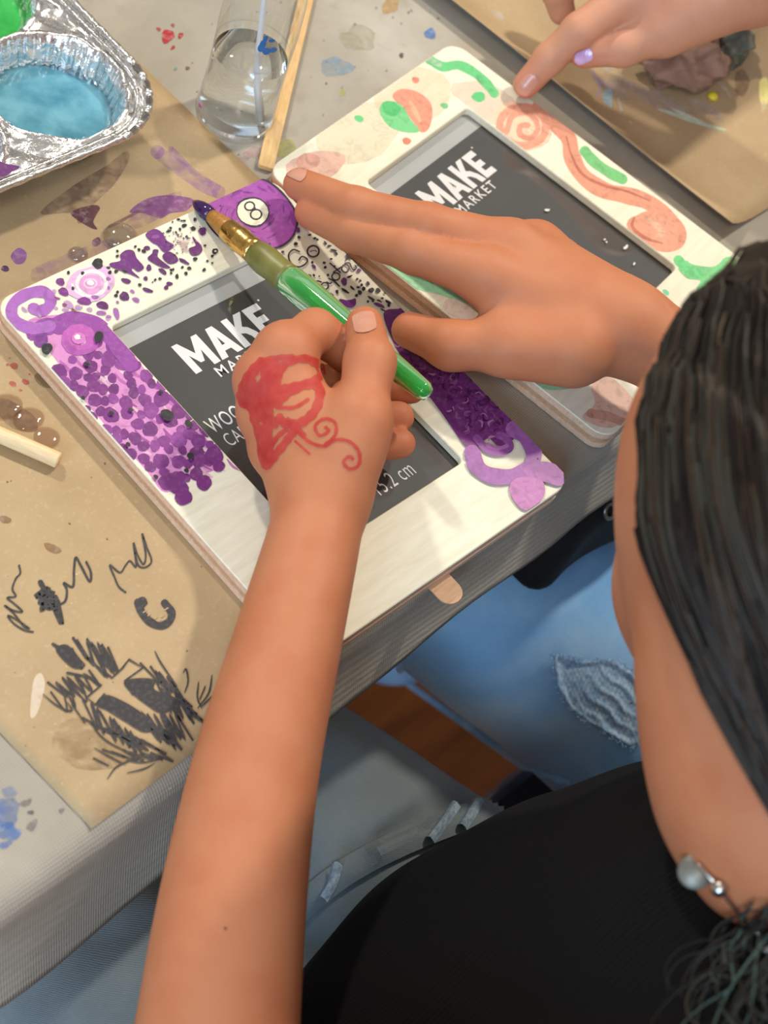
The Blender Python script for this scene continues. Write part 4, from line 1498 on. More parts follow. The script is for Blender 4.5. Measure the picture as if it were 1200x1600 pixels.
def right_hand(p):
    palm = rcone(p, RW, ri_m, .0195, .0135)
    palm = smin(palm, rcone(p, RW, rm_m, .0195, .0135), .010)
    palm = smin(palm, rcone(p, RW, rr_m, .0190, .0130), .010)
    palm = smin(palm, rcone(p, RW, rp_m, .0185, .0115), .010)
    palm = smin(palm, rcone(p, R_thumb[0], R_thumb[1], .0180, .0142), .012)
    palm = smin(palm, rcone(p, PZ(850, 470, .790), PZ(800, 500, .787), .015, .0135), .014)
    d = smin(palm, chain(p, R_thumb, [.0175, .0135, .0116, .0092], .006), .007)
    for c_, r in ((R_index, [.0130, .0112, .0102, .0086]), (R_mid, [.0130, .0108, .0100, .0086]), (R_ring, [.0125, .0100, .0090, .0080]), (R_pink, [.0112, .0086, .0080, .0072])):
        d = np.minimum(d, smin(palm, chain(p, c_, r, .004), .008))
    return d


# head: face looks down at the brush, crown towards the camera
HC = D(1352, 892, .575)
hf = np.array([.42, .72, -.56]); hf /= np.linalg.norm(hf)
hl = np.cross(np.array([.10, .50, .86]), hf); hl /= np.linalg.norm(hl)   # her left
hu = np.cross(hf, hl)
HB = np.stack([hf, hl, hu])
hp = lambda a, b2, c: HC + hf * a + hl * b2 + hu * c
NECK = D(1372, 1330, .585)


def head_sd(p, hair=False):
    d = ellip(p, hp(-.006, .003, .026), (.100, .082, .088), HB)
    d = smin(d, ellip(p, hp(.032, 0, -.030), (.062, .063, .078), HB), .030)          # face
    d = smin(d, rcone(p, hp(.055, 0, -.088), hp(.015, .038, -.062), .021, .022), .022)   # jaw
    d = smin(d, rcone(p, hp(.055, 0, -.088), hp(.015, -.038, -.062), .021, .022), .022)
    d = smin(d, ellip(p, hp(.062, .040, -.030), (.022, .018, .020), HB), .022)         # cheeks
    d = smin(d, ellip(p, hp(.062, -.040, -.030), (.024, .022, .022), HB), .018)
    d = smin(d, rcone(p, hp(.082, .030, .012), hp(.082, -.030, .012), .012, .012), .018)  # brow
    d = smin(d, rcone(p, hp(.090, 0, .004), hp(.108, 0, -.030), .007, .0105), .010)     # nose
    d = smin(d, rcone(p, hp(.098, .010, -.034), hp(.098, -.010, -.034), .007, .007), .006)
    for s in (1, -1):
        d = smax(d, -ellip(p, hp(.094, s * .031, -.004), (.012, .016, .010), HB), .008)      # eye sockets
        d = smin(d, ellip(p, hp(.078, s * .031, -.004), (.012, .014, .0105), HB), .003)
        d = smin(d, ellip(p, hp(-.004, s * .074, -.018), (.016, .006, .028), HB), .005)    # ears
    d = smin(d, rcone(p, hp(.090, .016, -.058), hp(.090, -.016, -.058), .0052, .0052), .005)  # lips
    d = smin(d, rcone(p, hp(.088, .014, -.067), hp(.088, -.014, -.067), .0058, .0058), .005)
    return d


def torso_sd(p, grow=0.0):
    q = p.copy()
    q[:, 0] = (q[:, 0] + .004) * .69 - .004
    d = rcone(q, (-.004, -.448, .53), (-.004, -.438, .66), .110 + grow, .106 + grow)
    d = smin(d, rcone(q, (-.004, -.438, .66), (.028, -.468, .80), .106 + grow, .098 + grow), .05)
    d = smin(d, rcone(p, LSH, RSH, .050 + grow, .050 + grow), .06)
    return d


HEADBOX = np.array([hp(a, b2, c) for a in (-.105, .115) for b2 in (-.08, .08) for c in (-.115, .115)])
LHB = np.array([WR, *L_index, *L_mid, *L_ring, *L_pink, *L_thumb]); RHB = np.array([RW, *R_index, *R_mid, *R_ring, *R_pink, *R_thumb])


def girl(p):
    d = torso_sd(p, -.012)
    d = smin(d, rcone(p, D(1276, 1215, .568), NECK, .0515, .050), .022)
    d = smin(d, rcone(p, D(1238, 1050, .568), D(1274, 1215, .568), .0485, .050), .02)
    d = smin(d, near(p, HEADBOX, .03, head_sd), .02)
    d = smin(d, chain(p, [LSH, LApts[-1]], [.045, .036], .01), .02)
    d = smin(d, near(p, LApts, .05, lambda q: smooth_chain(q, LAd, LAr)), .010)
    lh = near(p, LHB, .03, left_hand)
    d = smin(d, lh, .008)
    d = smin(d, chain(p, [RSH, RE, RW], [.045, .034, .0205], .02), .02)
    d = smin(d, near(p, RHB, .03, right_hand), .008)
    return d


def skincol(base, tips):
    base = np.array(lin(base)); red = np.array(lin((206, 112, 88)))

    def fn(v):
        w = np.zeros(len(v))
        for t in tips:
            w = np.maximum(w, np.exp(-((v - t) ** 2).sum(1) / .011 ** 2))
        c = base[None] * (1 - .5 * w[:, None]) + red[None] * .5 * w[:, None]
        return np.concatenate([c, np.ones((len(v), 1))], 1)
    return fn


tips1 = [L_index[-1], L_mid[-1], L_ring[-1], L_pink[-1], L_thumb[-1], R_index[-1], R_mid[-1], R_thumb[-1], li_m, lm_m]
sc1 = skincol((194, 125, 88), tips1)
lipc = np.array(lin((176, 96, 88))); browc = np.array(lin((50, 36, 30)))


def girlcol(v):
    c = sc1(v)
    q = (v - HC) @ HB.T
    m = (np.abs(q[:, 1]) < .021) & (q[:, 2] < -.052) & (q[:, 2] > -.074) & (q[:, 0] > .084) & (q[:, 0] < .12)
    c[m, :3] = lipc
    e = (np.abs(np.abs(q[:, 1]) - .032) < .018) & (np.abs(q[:, 2] - .016) < .0035) & (q[:, 0] > .07) & (q[:, 0] < .12)
    c[e, :3] = browc * .4 + c[e, :3] * .6
    return c


p1 = empty('person', (.03, -.47, .45))
tag(p1, 'person in a black ribbed shirt and grey jeans painting with a green brush', 'person')
inv = Matrix.Translation((-.03, .47, -.45))


def adopt(o, parent, off):
    o.parent = parent
    o.matrix_parent_inverse = Matrix.Translation([-x for x in off])
    return o


P1O = (.03, -.47, .45)
skin = body('body', girl, (-.26, -.62, .42), (.42, .03, 1.12), .0017, MAT['skin'], None, girlcol)
adopt(skin, p1, P1O)
for s in (1, -1):
    b = MB()
    b.lathe([(.0001, -.0115), (.006, -.0098), (.0098, -.006), (.0115, 0), (.0098, .006), (.006, .0098), (.0001, .0115)], n=20)
    e = b.build('eye', simple('eye_white', (235, 230, 224), (240, 236, 230), 30, .15, 0))
    e.location = hp(.0795, s * .031, -.004)
    adopt(e, p1, P1O)

# shirt
def shirt_sd(p):
    d = torso_sd(p, .004)
    d = smin(d, chain(p, [LSH, LSH * .45 + LApts[-1] * .55], [.054, .050], .01), .03)
    d = smin(d, chain(p, [RSH, RSH * .45 + RE * .55], [.054, .050], .01), .03)
    d = d + .0012 * np.sin(p[:, 0] * 60 + p[:, 2] * 45) * np.sin(p[:, 2] * 38 + 1.3) + .0010 * np.sin(p[:, 0] * 25 - p[:, 2] * 90)
    d = smax(d, (.575 + .02 * np.sin(p[:, 0] * 14 + 1)) - p[:, 2], .006)           # hem
    d = smax(d, -(rcone(p, D(1276, 1215, .568), NECK, .0515, .050) - .003), .004)   # neckline
    return d


def rib_mat():
    m, nt, b = newmat('black_ribbed_knit')
    v = coords(nt)
    vr = nt.nodes.new('ShaderNodeVectorRotate'); vr.rotation_type = 'EULER_XYZ'
    vr.inputs['Rotation'].default_value = Matrix([list(CR[0]), list(CR[2]), list(CR[1])]).to_euler() if False else (math.radians(-52), math.radians(24), 0)
    nt.links.new(v, vr.inputs['Vector']); v = vr.outputs[0]
    w = nt.nodes.new('ShaderNodeTexWave'); w.bands_direction = 'Z'
    w.inputs['Scale'].default_value = 120; w.inputs['Distortion'].default_value = 2.2; w.inputs['Detail'].default_value = 1; w.inputs['Detail Scale'].default_value = .35
    nt.links.new(v, w.inputs['Vector'])
    n = noise(nt, v, 400, 3)
    nt.links.new(ramp(nt, w.outputs['Fac'], [(.1, lin((7, 7, 9))), (.9, lin((17, 17, 20)))]), b.inputs['Base Color'])
    b.inputs['Roughness'].default_value = .9
    b.inputs['Specular IOR Level'].default_value = .2
    bump(nt, b, addv(nt, w.outputs['Fac'], mulv(nt, n, .3)), .6, .0016)
    return m


sh = body('shirt', shirt_sd, (-.24, -.64, .54), (.36, -.27, 1.0), .003, rib_mat(), None)
adopt(sh, p1, P1O)


# jeans
def folds(p, c, amp, f):
    q = p - np.asarray(c, np.float32)
    r = np.sqrt((q ** 2).sum(1))
    return amp * np.sin(r * f + 3 * q[:, 0] * 12) * np.exp(-(r / .13) ** 2)


def legs_sd(p, hx, kx, hy, ky, zc, r1, r2, hip, shin=True):
    d = None
    for a, b2 in zip(hx, kx):
        e = chain(p, [(a, hy, zc), (b2, ky, zc + .005), (b2, ky - .05, .09)], [r1, r2, .052], .03)
        d = e if d is None else smin(d, e, .025)
    q = p.copy()
    cx = sum(hx) / 2
    q[:, 0] = (q[:, 0] - cx) * .68 + cx
    d = smin(d, rcone(q, (cx, hy, zc), (cx, hy + .01, hip), .108, .103), .04)
    d = smax(d, p[:, 2] - (hip + .01), .004)
    return d


def crease(L, z):
    return [PZ(a, b2, z) for a, b2 in L]


CREASE1 = [(crease([(560, 1335), (640, 1280), (735, 1215)], .592), .009, .007), (crease([(600, 1318), (700, 1262), (790, 1240)], .588), .008, .006),
           (crease([(585, 1322), (660, 1265), (745, 1235)], .597), -.008, .009), (crease([(520, 1240), (600, 1190), (680, 1180)], .59), .002, .010),
           (crease([(480, 1420), (530, 1370)], .595), .005, .007), (crease([(60, 1540), (150, 1470), (220, 1440)], .59), .003, .010)]


def jeans1(p):
    d = legs_sd(p, (-.065, .105), (-.135, -.005), -.465, -.03, .52, .084, .066, .585)
    for L, am, w in CREASE1:
        d += am * np.exp(-(np.maximum(chain(p, L, [.001] * len(L), .002), 0) / w) ** 2)
    d += .0011 * np.sin(p[:, 1] * 60 + p[:, 0] * 40) * np.sin(p[:, 0] * 50)
    return d


MAT['denim_grey'] = denim_mat('grey_denim', (94, 105, 110), (108, 119, 124), (126, 137, 142))
MAT['denim_blue'] = denim_mat('light_blue_denim', (112, 170, 230), (132, 188, 242), (176, 216, 251))
MAT['denim_navy'] = denim_mat('navy_denim', (36, 60, 100), (48, 76, 120), (70, 100, 146))
j1 = body('jeans', jeans1, (-.25, -.60, .03), (.25, .10, .61), .0048, MAT['denim_grey'], None)
adopt(j1, p1, P1O)


def on_surface(ob):
    dg = bpy.context.evaluated_depsgraph_get()
    me = ob.data
    return BVHTree.FromPolygons([v.co[:] for v in me.vertices], [tuple(q.vertices) for q in me.polygons])


def cast(bvh, px, py):
    r = ray(px, py)
    L = np.linalg.norm(r)
    h = bvh.ray_cast(Vector(CC), Vector(r / L))
    return h[0], h[1]


# belt loops and stitched pocket edge on the jeans
jb = on_surface(j1)
# BELT

# red painted butterfly on the back of the hand
sb_ = on_surface(skin)


def skin_stroke(acc, L, w, per=8, across=4, lift=.00035, bvh=None, wob=.12, nrm=None):
    bvh = bvh or sb_
    q = catmull([(*a, 0) for a in L], per) if len(L) > 2 else [np.array((*a, 0.)) for a in L]
    rows = []
    for i in range(len(q)):
        t = q[min(i + 1, len(q) - 1)] - q[max(i - 1, 0)]
        t = t / (np.linalg.norm(t) + 1e-9)
        nn = np.array([-t[1], t[0], 0])
        ww = w * .5 * (1 + wob * math.sin(i * 1.3))
        if wob and i in (0, len(q) - 1): ww *= .55
        row = []
        for k in range(across + 1):
            u = q[i] + nn * ww * (k / across * 2 - 1)
            h, no = cast(bvh, u[0], u[1])
            row.append(None if h is None else np.array(h) + (np.array(no) if nrm is None else np.array(nrm)) * lift * (1 if nrm is None else 1 + .5 * math.sin(math.pi * k / across)))
        rows.append(row)
    for a, c in zip(rows[:-1], rows[1:]):
        for k in range(across):
            quad = [a[k], a[k + 1], c[k + 1], c[k]]
            if any(x is None for x in quad): continue
            if max(np.linalg.norm(quad[i] - quad[(i + 1) % 4]) for i in range(4)) > (.006 if wob else .02): continue
            acc.add(quad, [(0, 1, 2, 3)])


s3 = lambda L: [(350 + x / 3, 450 + y / 3) for x, y in L]
acc = MB()
for L, w in [([(235, 335), (222, 450), (205, 600), (205, 700), (210, 830)], 17), ([(245, 430), (290, 355), (380, 332), (445, 365), (450, 415), (385, 448), (300, 468), (245, 480)], 13),
             ([(235, 560), (300, 492), (400, 452), (450, 480), (430, 570), (370, 628), (300, 640), (245, 600)], 15), ([(190, 335), (130, 395), (92, 465), (88, 530), (150, 560), (205, 520)], 15),
             ([(165, 345), (240, 330), (330, 322)], 9), ([(195, 600), (140, 590), (165, 680), (195, 830), (245, 780), (300, 710), (335, 665)], 13), ([(120, 470), (170, 520), (200, 560)], 18), ([(130, 560), (190, 610), (260, 640)], 18),
             ([(260, 620), (330, 660), (400, 722), (470, 742), (525, 712), (590, 722), (632, 770), (630, 830), (590, 848), (560, 818), (585, 790), (608, 806)], 5.5),
             ([(470, 738), (522, 690), (520, 632), (470, 614), (428, 648), (448, 692), (492, 672), (472, 650)], 5), ([(250, 560), (330, 560), (400, 520)], 6), ([(330, 715), (370, 750), (405, 782)], 4),
             ([(215, 420), (180, 440), (140, 500)], 12), ([(150, 380), (120, 440), (140, 480), (180, 500)], 14), ([(185, 350), (200, 420), (190, 500), (180, 560)], 18), ([(120, 500), (140, 545), (180, 580)], 16), ([(260, 400), (250, 470), (240, 540)], 10), ([(190, 640), (200, 700), (215, 780)], 16), ([(290, 615), (330, 640), (380, 700)], 9), ([(205, 520), (150, 470), (140, 430)], 8), ([(215, 760), (250, 700), (300, 660)], 8), ([(160, 580), (120, 560), (92, 530)], 12)]:
    skin_stroke(acc, s3(L), w)
m, nt, bb = newmat('red_body_paint')
vv_ = coords(nt)
nz = noise(nt, vv_, 160, 4)
nt.links.new(ramp(nt, nz, [(.3, lin((192, 48, 46))), (.7, lin((210, 74, 66)))]), bb.inputs['Base Color'])
bb.inputs['Roughness'].default_value = .55
bb.inputs['Alpha'].default_value = .74
o = acc.build('painted_butterfly', m); adopt(o, p1, P1O)
acc = MB()
skin_stroke(acc, [(430, 1475), (470, 1425), (530, 1375), (600, 1335), (690, 1296), (770, 1270), (850, 1262)], 42, per=10, across=6, lift=.0045, bvh=jb, wob=0, nrm=(-.2, .2, .96))
if acc.v: adopt(acc.build('waistband', MAT['denim_grey']), p1, P1O)
MAT['loop'] = simple('loop_denim', (120, 142, 160), (160, 180, 196), 400, .85, .4, .0008)
for L in ([(672, 1322), (690, 1298), (712, 1266)], [(722, 1302), (736, 1280), (748, 1258)], [(505, 1415), (520, 1388), (528, 1360)]):
    acc = MB(); skin_stroke(acc, L, 17, per=6, across=4, lift=.0075, bvh=jb, wob=0, nrm=(-.2, .2, .96))
    if acc.v: adopt(acc.build('belt_loop', MAT['loop']), p1, P1O)
acc = MB()
skin_stroke(acc, [(350, 1450), (354, 1452)], 6, across=3)
if acc.v: adopt(acc.build('mole', simple('mole', (120, 62, 44), (130, 70, 50), 50, .6, 0)), p1, P1O)


def nail(bvh, pts2, parent, off, mat, name='fingernail', lift=.0005):
    """small curved plate over the given pixel outline centre line"""
    acc = MB()
    (ax, ay), (bx2, by2), w = pts2
    rows = []
    for t in np.linspace(0, 1, 15):
        ww = w * .5 * math.sin(math.acos(min(1, abs(2 * t - 1) ** 3)))
        ww = max(ww, w * .12)
        dx, dy = bx2 - ax, by2 - ay
        L = math.hypot(dx, dy)
        row = []
        for k in range(7):
            s = (k / 6 * 2 - 1) * ww
            h, no = cast(bvh, ax + dx * t - dy / L * s, ay + dy * t + dx / L * s)
            row.append(None if h is None else np.array(h) + np.array(no) * lift)
        rows.append(row)
    for a, c in zip(rows[:-1], rows[1:]):
        for k in range(6):
            quad = [a[k], a[k + 1], c[k + 1], c[k]]
            if any(x is None for x in quad): continue
            if max(np.linalg.norm(quad[i] - quad[(i + 1) % 4]) for i in range(4)) > .006: continue
            acc.add(quad, [(0, 1, 2, 3)])
    if acc.v:
        o = acc.build(name, mat)
        adopt(o, parent, off)


nail(sb_, ((573, 520), (566, 488), 34), p1, P1O, MAT['nail'])
nail(sb_, ((478, 276), (448, 262), 22), p1, P1O, MAT['nail'])

# ------------------------------------------------------------------ paint brush
br = empty('paint_brush', tuple(PZ(306, 318, ZF + .0025)))
tag(br, 'paint brush with clear green handle and purple tip held over the purple frame', 'paint brush')
b0, b1_ = PZ(304, 316, ZF + .0035), PZ(670, 617, .798)
dvec = b1_ - b0; BL = np.linalg.norm(dvec); dvec /= BL
at = lambda t: b0 + dvec * BL * t
BO = tuple(b0)
br.location = BO


def brush_part(name, prof, mat, n=20, flat=1.0):
    b = MB()
    b.tube([at(t) for t, r in prof], [r for t, r in prof], n, flat=flat)
    return adopt(b.build(name, mat), br, BO)


brush_part('paint_tip', [(-.005, .0008), (.01, .0024), (.03, .0036), (.055, .0042), (.08, .0036)], wet('wet_purple', (44, 24, 66), (72, 36, 96)))
brush_part('bristles', [(.072, .0034), (.10, .0042), (.14, .0052), (.18, .0058)], wood_mat('bristles', (120, 62, 26), (206, 150, 70), 0, .35, 200))
m, nt, bb = newmat('gold_ferrule')
bb.inputs['Base Color'].default_value = (.72, .45, .13, 1); bb.inputs['Metallic'].default_value = 1; bb.inputs['Roughness'].default_value = .22
vv_ = coords(nt); bump(nt, bb, noise(nt, vv_, 220, 2), .5, .001)
brush_part('ferrule', [(.155, .0058), (.16, .0062), (.20, .0064), (.215, .0068), (.225, .0064), (.26, .0064), (.285, .0066)], m)
brush_part('grip', [(.28, .0066), (.30, .0074), (.33, .0078), (.37, .0072), (.41, .0076), (.425, .0074)], simple('olive_grip', (108, 104, 48), (128, 124, 66), 80, .4, .05))
m, nt, bb = newmat('green_clear_plastic')
bb.inputs['Base Color'].default_value = (.06, .55, .10, 1); bb.inputs['Transmission Weight'].default_value = .55; bb.inputs['IOR'].default_value = 1.45; bb.inputs['Roughness'].default_value = .06
brush_part('handle', [(.42, .0070), (.44, .0080), (.50, .0082), (.60, .0076), (.75, .0066), (.90, .0056), (.98, .0048), (.995, .0036), (1.0, .0012)], m)

# ------------------------------------------------------------------ hair and necklace of the painting girl
PLN = np.array([.80, 0, -.60])          # hairline plane in head axes (face, left, up)
PLN /= np.linalg.norm(PLN)


def hair_sd(p):
    d = ellip(p, hp(-.010, 0, .027), (.108, .090, .097), HB)
    d = smin(d, rcone(p, hp(-.055, .010, -.02), hp(-.080, .012, -.115), .062, .050), .03)
    d = smin(d, rcone(p, hp(-.080, .012, -.115), hp(-.095, .0, -.21), .050, .034), .03)
    q = (p - HC.astype(np.float32)) @ HB.T.astype(np.float32)
    cut = q @ PLN.astype(np.float32) + .022 + .002 * np.sin(q[:, 2] * 140)
    d = d + .0011 * np.sin(q[:, 1] * 260 + q[:, 2] * 40) + .0008 * np.sin(q[:, 1] * 520 - q[:, 2] * 90)
    return smax(d, cut, .010)


def hair_mat():
    m, nt, b = newmat('dark_hair')
    at_ = nt.nodes.new('ShaderNodeAttribute'); at_.attribute_name = 'Col'
    nt.links.new(at_.outputs['Color'], b.inputs['Base Color'])
    b.inputs['Roughness'].default_value = .55
    b.inputs['Specular IOR Level'].default_value = .3
    return m


MAT['hair'] = hair_mat()
hair = body('hair', hair_sd, HC - .19, HC + np.array([.19, .15, .16]), .003, MAT['hair'], None,
            lambda v: np.tile(np.array([*lin((27, 20, 16)), 1.]), (len(v), 1)))
adopt(hair, p1, P1O)
rs = np.random.RandomState(4)


def sgrad(fn, p, e=.0008):
    g = np.stack([fn(p + np.eye(3, dtype=np.float32)[k] * e) - fn(p - np.eye(3, dtype=np.float32)[k] * e) for k in range(3)], 1)
    return g / (np.linalg.norm(g, axis=1)[:, None] + 1e-9)


NS = 1500
a_, b_2 = rs.uniform(-.06, .075, NS), rs.uniform(-.05, .088, NS)
pos = (HC + hf * (a_ + .01)[:, None] + hl * b_2[:, None] + hu * rs.uniform(-.02, .11, NS)[:, None]).astype(np.float32)
paths = []
flow = (-hu * .8 - hf * .55 + hl * .10).astype(np.float32)
for it in range(6):
    pos = pos - sgrad(hair_sd, pos) * hair_sd(pos)[:, None]
wob = rs.uniform(-.35, .35, (NS, 3)).astype(np.float32)
lift = rs.uniform(.0002, .0016, NS).astype(np.float32)
for st in range(20):
    g = sgrad(hair_sd, pos)
    paths.append(pos + g * lift[:, None])
    dd = flow[None] + wob * .35 * np.sin(st * .5)
    dd = dd - g * (dd * g).sum(1)[:, None]
    dd /= np.linalg.norm(dd, axis=1)[:, None] + 1e-9
    pos = pos + dd * .0075
    pos = pos - sgrad(hair_sd, pos) * hair_sd(pos)[:, None]
paths = np.stack(paths, 1)
HCOL = [(26, 18, 14), (36, 25, 19), (48, 34, 25), (62, 46, 33), (48, 44, 36), (62, 58, 48), (42, 30, 22), (66, 48, 33)]


def strands(paths, rad, cols, name, parent, off, mat):
    v = []; f = []; c = []
    for s_i in range(len(paths)):
        q = paths[s_i]
        n = len(q)
        r = rad[s_i]
        t = np.gradient(q, axis=0)
        t /= np.linalg.norm(t, axis=1)[:, None] + 1e-9
        a = np.cross(t, [.3, .5, .8]); a /= np.linalg.norm(a, axis=1)[:, None] + 1e-9
        w = np.cross(t, a)
        base = len(v) * 1
        taper = np.minimum(1, np.linspace(1.3, .25, n))[:, None]
        ring = np.stack([q + r * taper * (math.cos(g) * a + math.sin(g) * w) for g in (0, 2.094, 4.189)], 1).reshape(-1, 3)
        b0_ = sum(len(x) for x in v)
        v.append(ring)
        c.append(np.tile(np.array([*lin(cols[s_i]), 1.]), (len(ring), 1)))
        k = np.arange(n - 1)[:, None] * 3
        for e in range(3):
            f.append(np.concatenate([k + e, k + (e + 1) % 3, k + 3 + (e + 1) % 3, k + 3 + e], 1) + b0_)
    o = fast_mesh(name, np.concatenate(v), np.concatenate(f), mat)
    vcol(o, np.concatenate(c))
    o['kind'] = 'stuff'
    return adopt(o, parent, off)


strands(paths, rs.uniform(.0004, .0010, NS), [HCOL[rs.randint(len(HCOL))] for _ in range(NS)], 'hair_strands', p1, P1O, MAT['hair'])
# loose curls falling in front of the shirt
shb = on_surface(sh)


def front_depth(px, py, pad=.004):
    d = []
    for t_ in (shb, sb_):
        h, no = cast(t_, px, py)
        if h is not None: d.append(float((np.array(h) - CC) @ CR[2]))
    return min(min(d) if d else .60, .66) - pad


cp = []; cc = []
for k in range(44):
    x0, y0 = rs.uniform(1130, 1290), rs.uniform(1400, 1480)
    x1, y1 = x0 + rs.uniform(-150, 10), rs.uniform(1520, 1720)
    ph, am, tn = rs.uniform(0, 6.3), rs.uniform(15, 48), rs.uniform(.7, 1.9)
    L = []
    for t in np.linspace(0, 1, 34):
        aa = am * (.25 + .75 * t)
        ux, uy = x0 + (x1 - x0) * t + aa * math.sin(ph + t * tn * 6.28), y0 + (y1 - y0) * t + aa * .7 * math.cos(ph + t * tn * 6.28)
        L.append(D(ux, uy, front_depth(ux, uy) - .004 + .003 * math.sin(ph * 2 + t * tn * 6.28)))
    cp.append(np.array(L)); cc.append([(50, 52, 48), (66, 78, 72), (44, 40, 36), (76, 96, 90), (58, 60, 54)][rs.randint(5)])
strands(cp, rs.uniform(.0004, .0009, len(cp)), cc, 'loose_curls', p1, P1O, MAT['hair'])

silver = simple('silver', (190, 188, 184), (214, 212, 208), 60, .2, .02, metallic=1)
NO = tuple(D(1124, 1388, front_depth(1124, 1388)))
nk = empty('necklace', NO)
tag(nk, 'silver bead necklace with a flat round pendant hanging at the throat', 'necklace')
onf = lambda x, y, pad=.003: D(x, y, front_depth(x, y, pad))
b = MB()
ch = [onf(*q[:2]) for q in catmull([(1090, 1350, 0), (1122, 1386, 0), (1155, 1428, 0), (1192, 1468, 0), (1250, 1540, 0)], 8)]
b.tube(ch, .0007, 6); adopt(b.build('chain', silver), nk, NO)
for q in [(1124, 1388, .0030), (1176, 1442, .0022), (1186, 1456, .0024), (1194, 1470, .0026), (1200, 1484, .0024)]:
    b = MB(); r = q[2]
    b.lathe([(r * math.sin(t) + 1e-5, -r * math.cos(t)) for t in np.linspace(0, math.pi, 9)], n=14)
    o = b.build('bead', silver); o.location = onf(q[0], q[1], .004); adopt(o, nk, NO)
b = MB()
pc = onf(1086, 1362, .004)
b.lathe([(.0001, -.0006), (.0054, -.0006), (.0058, 0), (.0054, .0006), (.0001, .0006)], n=24)
o = b.build('pendant', simple('dull_pendant', (112, 110, 102), (128, 126, 116), 60, .4, .02, metallic=.3))
o.location = pc
o.rotation_euler = Vector(CC - pc).to_track_quat('Z', 'Y').to_euler()
adopt(o, nk, NO)

# ------------------------------------------------------------------ neighbour in light blue jeans
P2O = (.45, -.57, .45)
p2 = empty('person', P2O)
tag(p2, 'person in light blue jeans with a frayed knee patch, seated beside the painter', 'person')


CREASE2 = [(crease([(690, 1140), (740, 1172), (800, 1190)], .52), .009, .007), (crease([(760, 1160), (830, 1195), (870, 1215)], .53), .008, .007), (crease([(640, 1010), (665, 1080), (700, 1130)], .545), .006, .010),
           (crease([(800, 1120), (850, 1180), (870, 1220)], .56), .006, .006), (crease([(930, 900), (900, 960), (850, 990)], .6), .002, .010), (crease([(700, 1000), (780, 1040), (850, 1090)], .58), .0015, .012)]


def jeans2(p):
    d = legs_sd(p, (.345, .535), (.228, .470), -.56, -.03, .52, .086, .070, .60)
    for L, am, w in CREASE2:
        d += am * np.exp(-(np.maximum(chain(p, L, [.001] * len(L), .002), 0) / w) ** 2)
    d += .0012 * np.sin(p[:, 1] * 55 + p[:, 0] * 35) * np.sin(p[:, 0] * 45 + 1)
    return d


j2 = body('jeans', jeans2, (.12, -.70, .03), (.72, .08, .63), .0048, MAT['denim_blue'], None)
adopt(j2, p2, P2O)


def torso2(p, g=0):
    q = p.copy(); q[:, 0] = (q[:, 0] - .46) * .70 + .46
    d = rcone(q, (.46, -.57, .60), (.46, -.60, .83), .098 + g, .100 + g)
    d = smin(d, rcone(p, (.35, -.61, .90), (.57, -.61, .90), .052 + g, .052 + g), .06)
    for sx, kx in ((.33, .30), (.59, .62)):
        d = smin(d, rcone(p, (sx, -.61, .90), (kx, -.62, .70), .046 + g, .040 + g), .02)
    return d


def body2(p):
    d = torso2(p, -.012)
    for sx, hx in ((.30, .385), (.62, .545)):
        d = smin(d, chain(p, [(sx, -.62, .70), (hx, -.45, .645), (hx + .01, -.39, .635)], [.034, .022, .026], .01), .02)
    d = smin(d, rcone(p, (.46, -.60, .92), (.46, -.58, 1.04), .05, .046), .03)
    d = smin(d, ellip(p, (.46, -.56, 1.12), (.074, .095, .115)), .03)
    d = smin(d, rcone(p, (.46, -.48, 1.10), (.46, -.455, 1.08), .010, .011), .01)
    return d


o = body('body', body2, (.2, -.76, .58), (.74, -.33, 1.26), .005, MAT['skin'], None, skincol((206, 146, 112), [])); adopt(o, p2, P2O)
o = body('shirt', lambda p: smax(torso2(p, .004), .60 - p[:, 2], .006), (.2, -.78, .56), (.74, -.42, 1.0), .005, simple('navy_shirt', (34, 40, 58), (44, 50, 70), 60, .9, .2), None); adopt(o, p2, P2O)
o = body('hair', lambda p: smax(ellip(p, (.46, -.572, 1.135), (.085, .100, .115)), (p[:, 1] + .51) * .8 - (p[:, 2] - 1.12) * .6, .01), (.36, -.69, 1.0), (.56, -.44, 1.27), .005, MAT['hair'], None,
         lambda v: np.tile(np.array([*lin((40, 30, 24)), 1.]), (len(v), 1))); adopt(o, p2, P2O)

# frayed patch and thick side seam
jb2 = on_surface(j2)
out2 = [(862, 1020), (882, 1022), (905, 1030), (940, 1028), (965, 1032), (990, 1050), (1008, 1075), (1018, 1105), (1016, 1140), (1000, 1162), (985, 1168), (955, 1150), (920, 1130), (890, 1108), (870, 1072)]


def inside(x, y, poly):
    r = False
    for i in range(len(poly)):
        (x1, y1), (x2, y2) = poly[i], poly[(i + 1) % len(poly)]
        if (y1 > y) != (y2 > y) and x < (x2 - x1) * (y - y1) / (y2 - y1) + x1: r = not r
    return r


def edge_d(x, y, poly):
    m_ = 1e9
    for i in range(len(poly)):
        a = np.array(poly[i], float); b_ = np.array(poly[(i + 1) % len(poly)], float)
        t = max(0, min(1, ((x - a[0]) * (b_[0] - a[0]) + (y - a[1]) * (b_[1] - a[1])) / ((b_ - a) @ (b_ - a))))
        m_ = min(m_, math.hypot(x - a[0] - t * (b_[0] - a[0]), y - a[1] - t * (b_[1] - a[1])))
    return m_


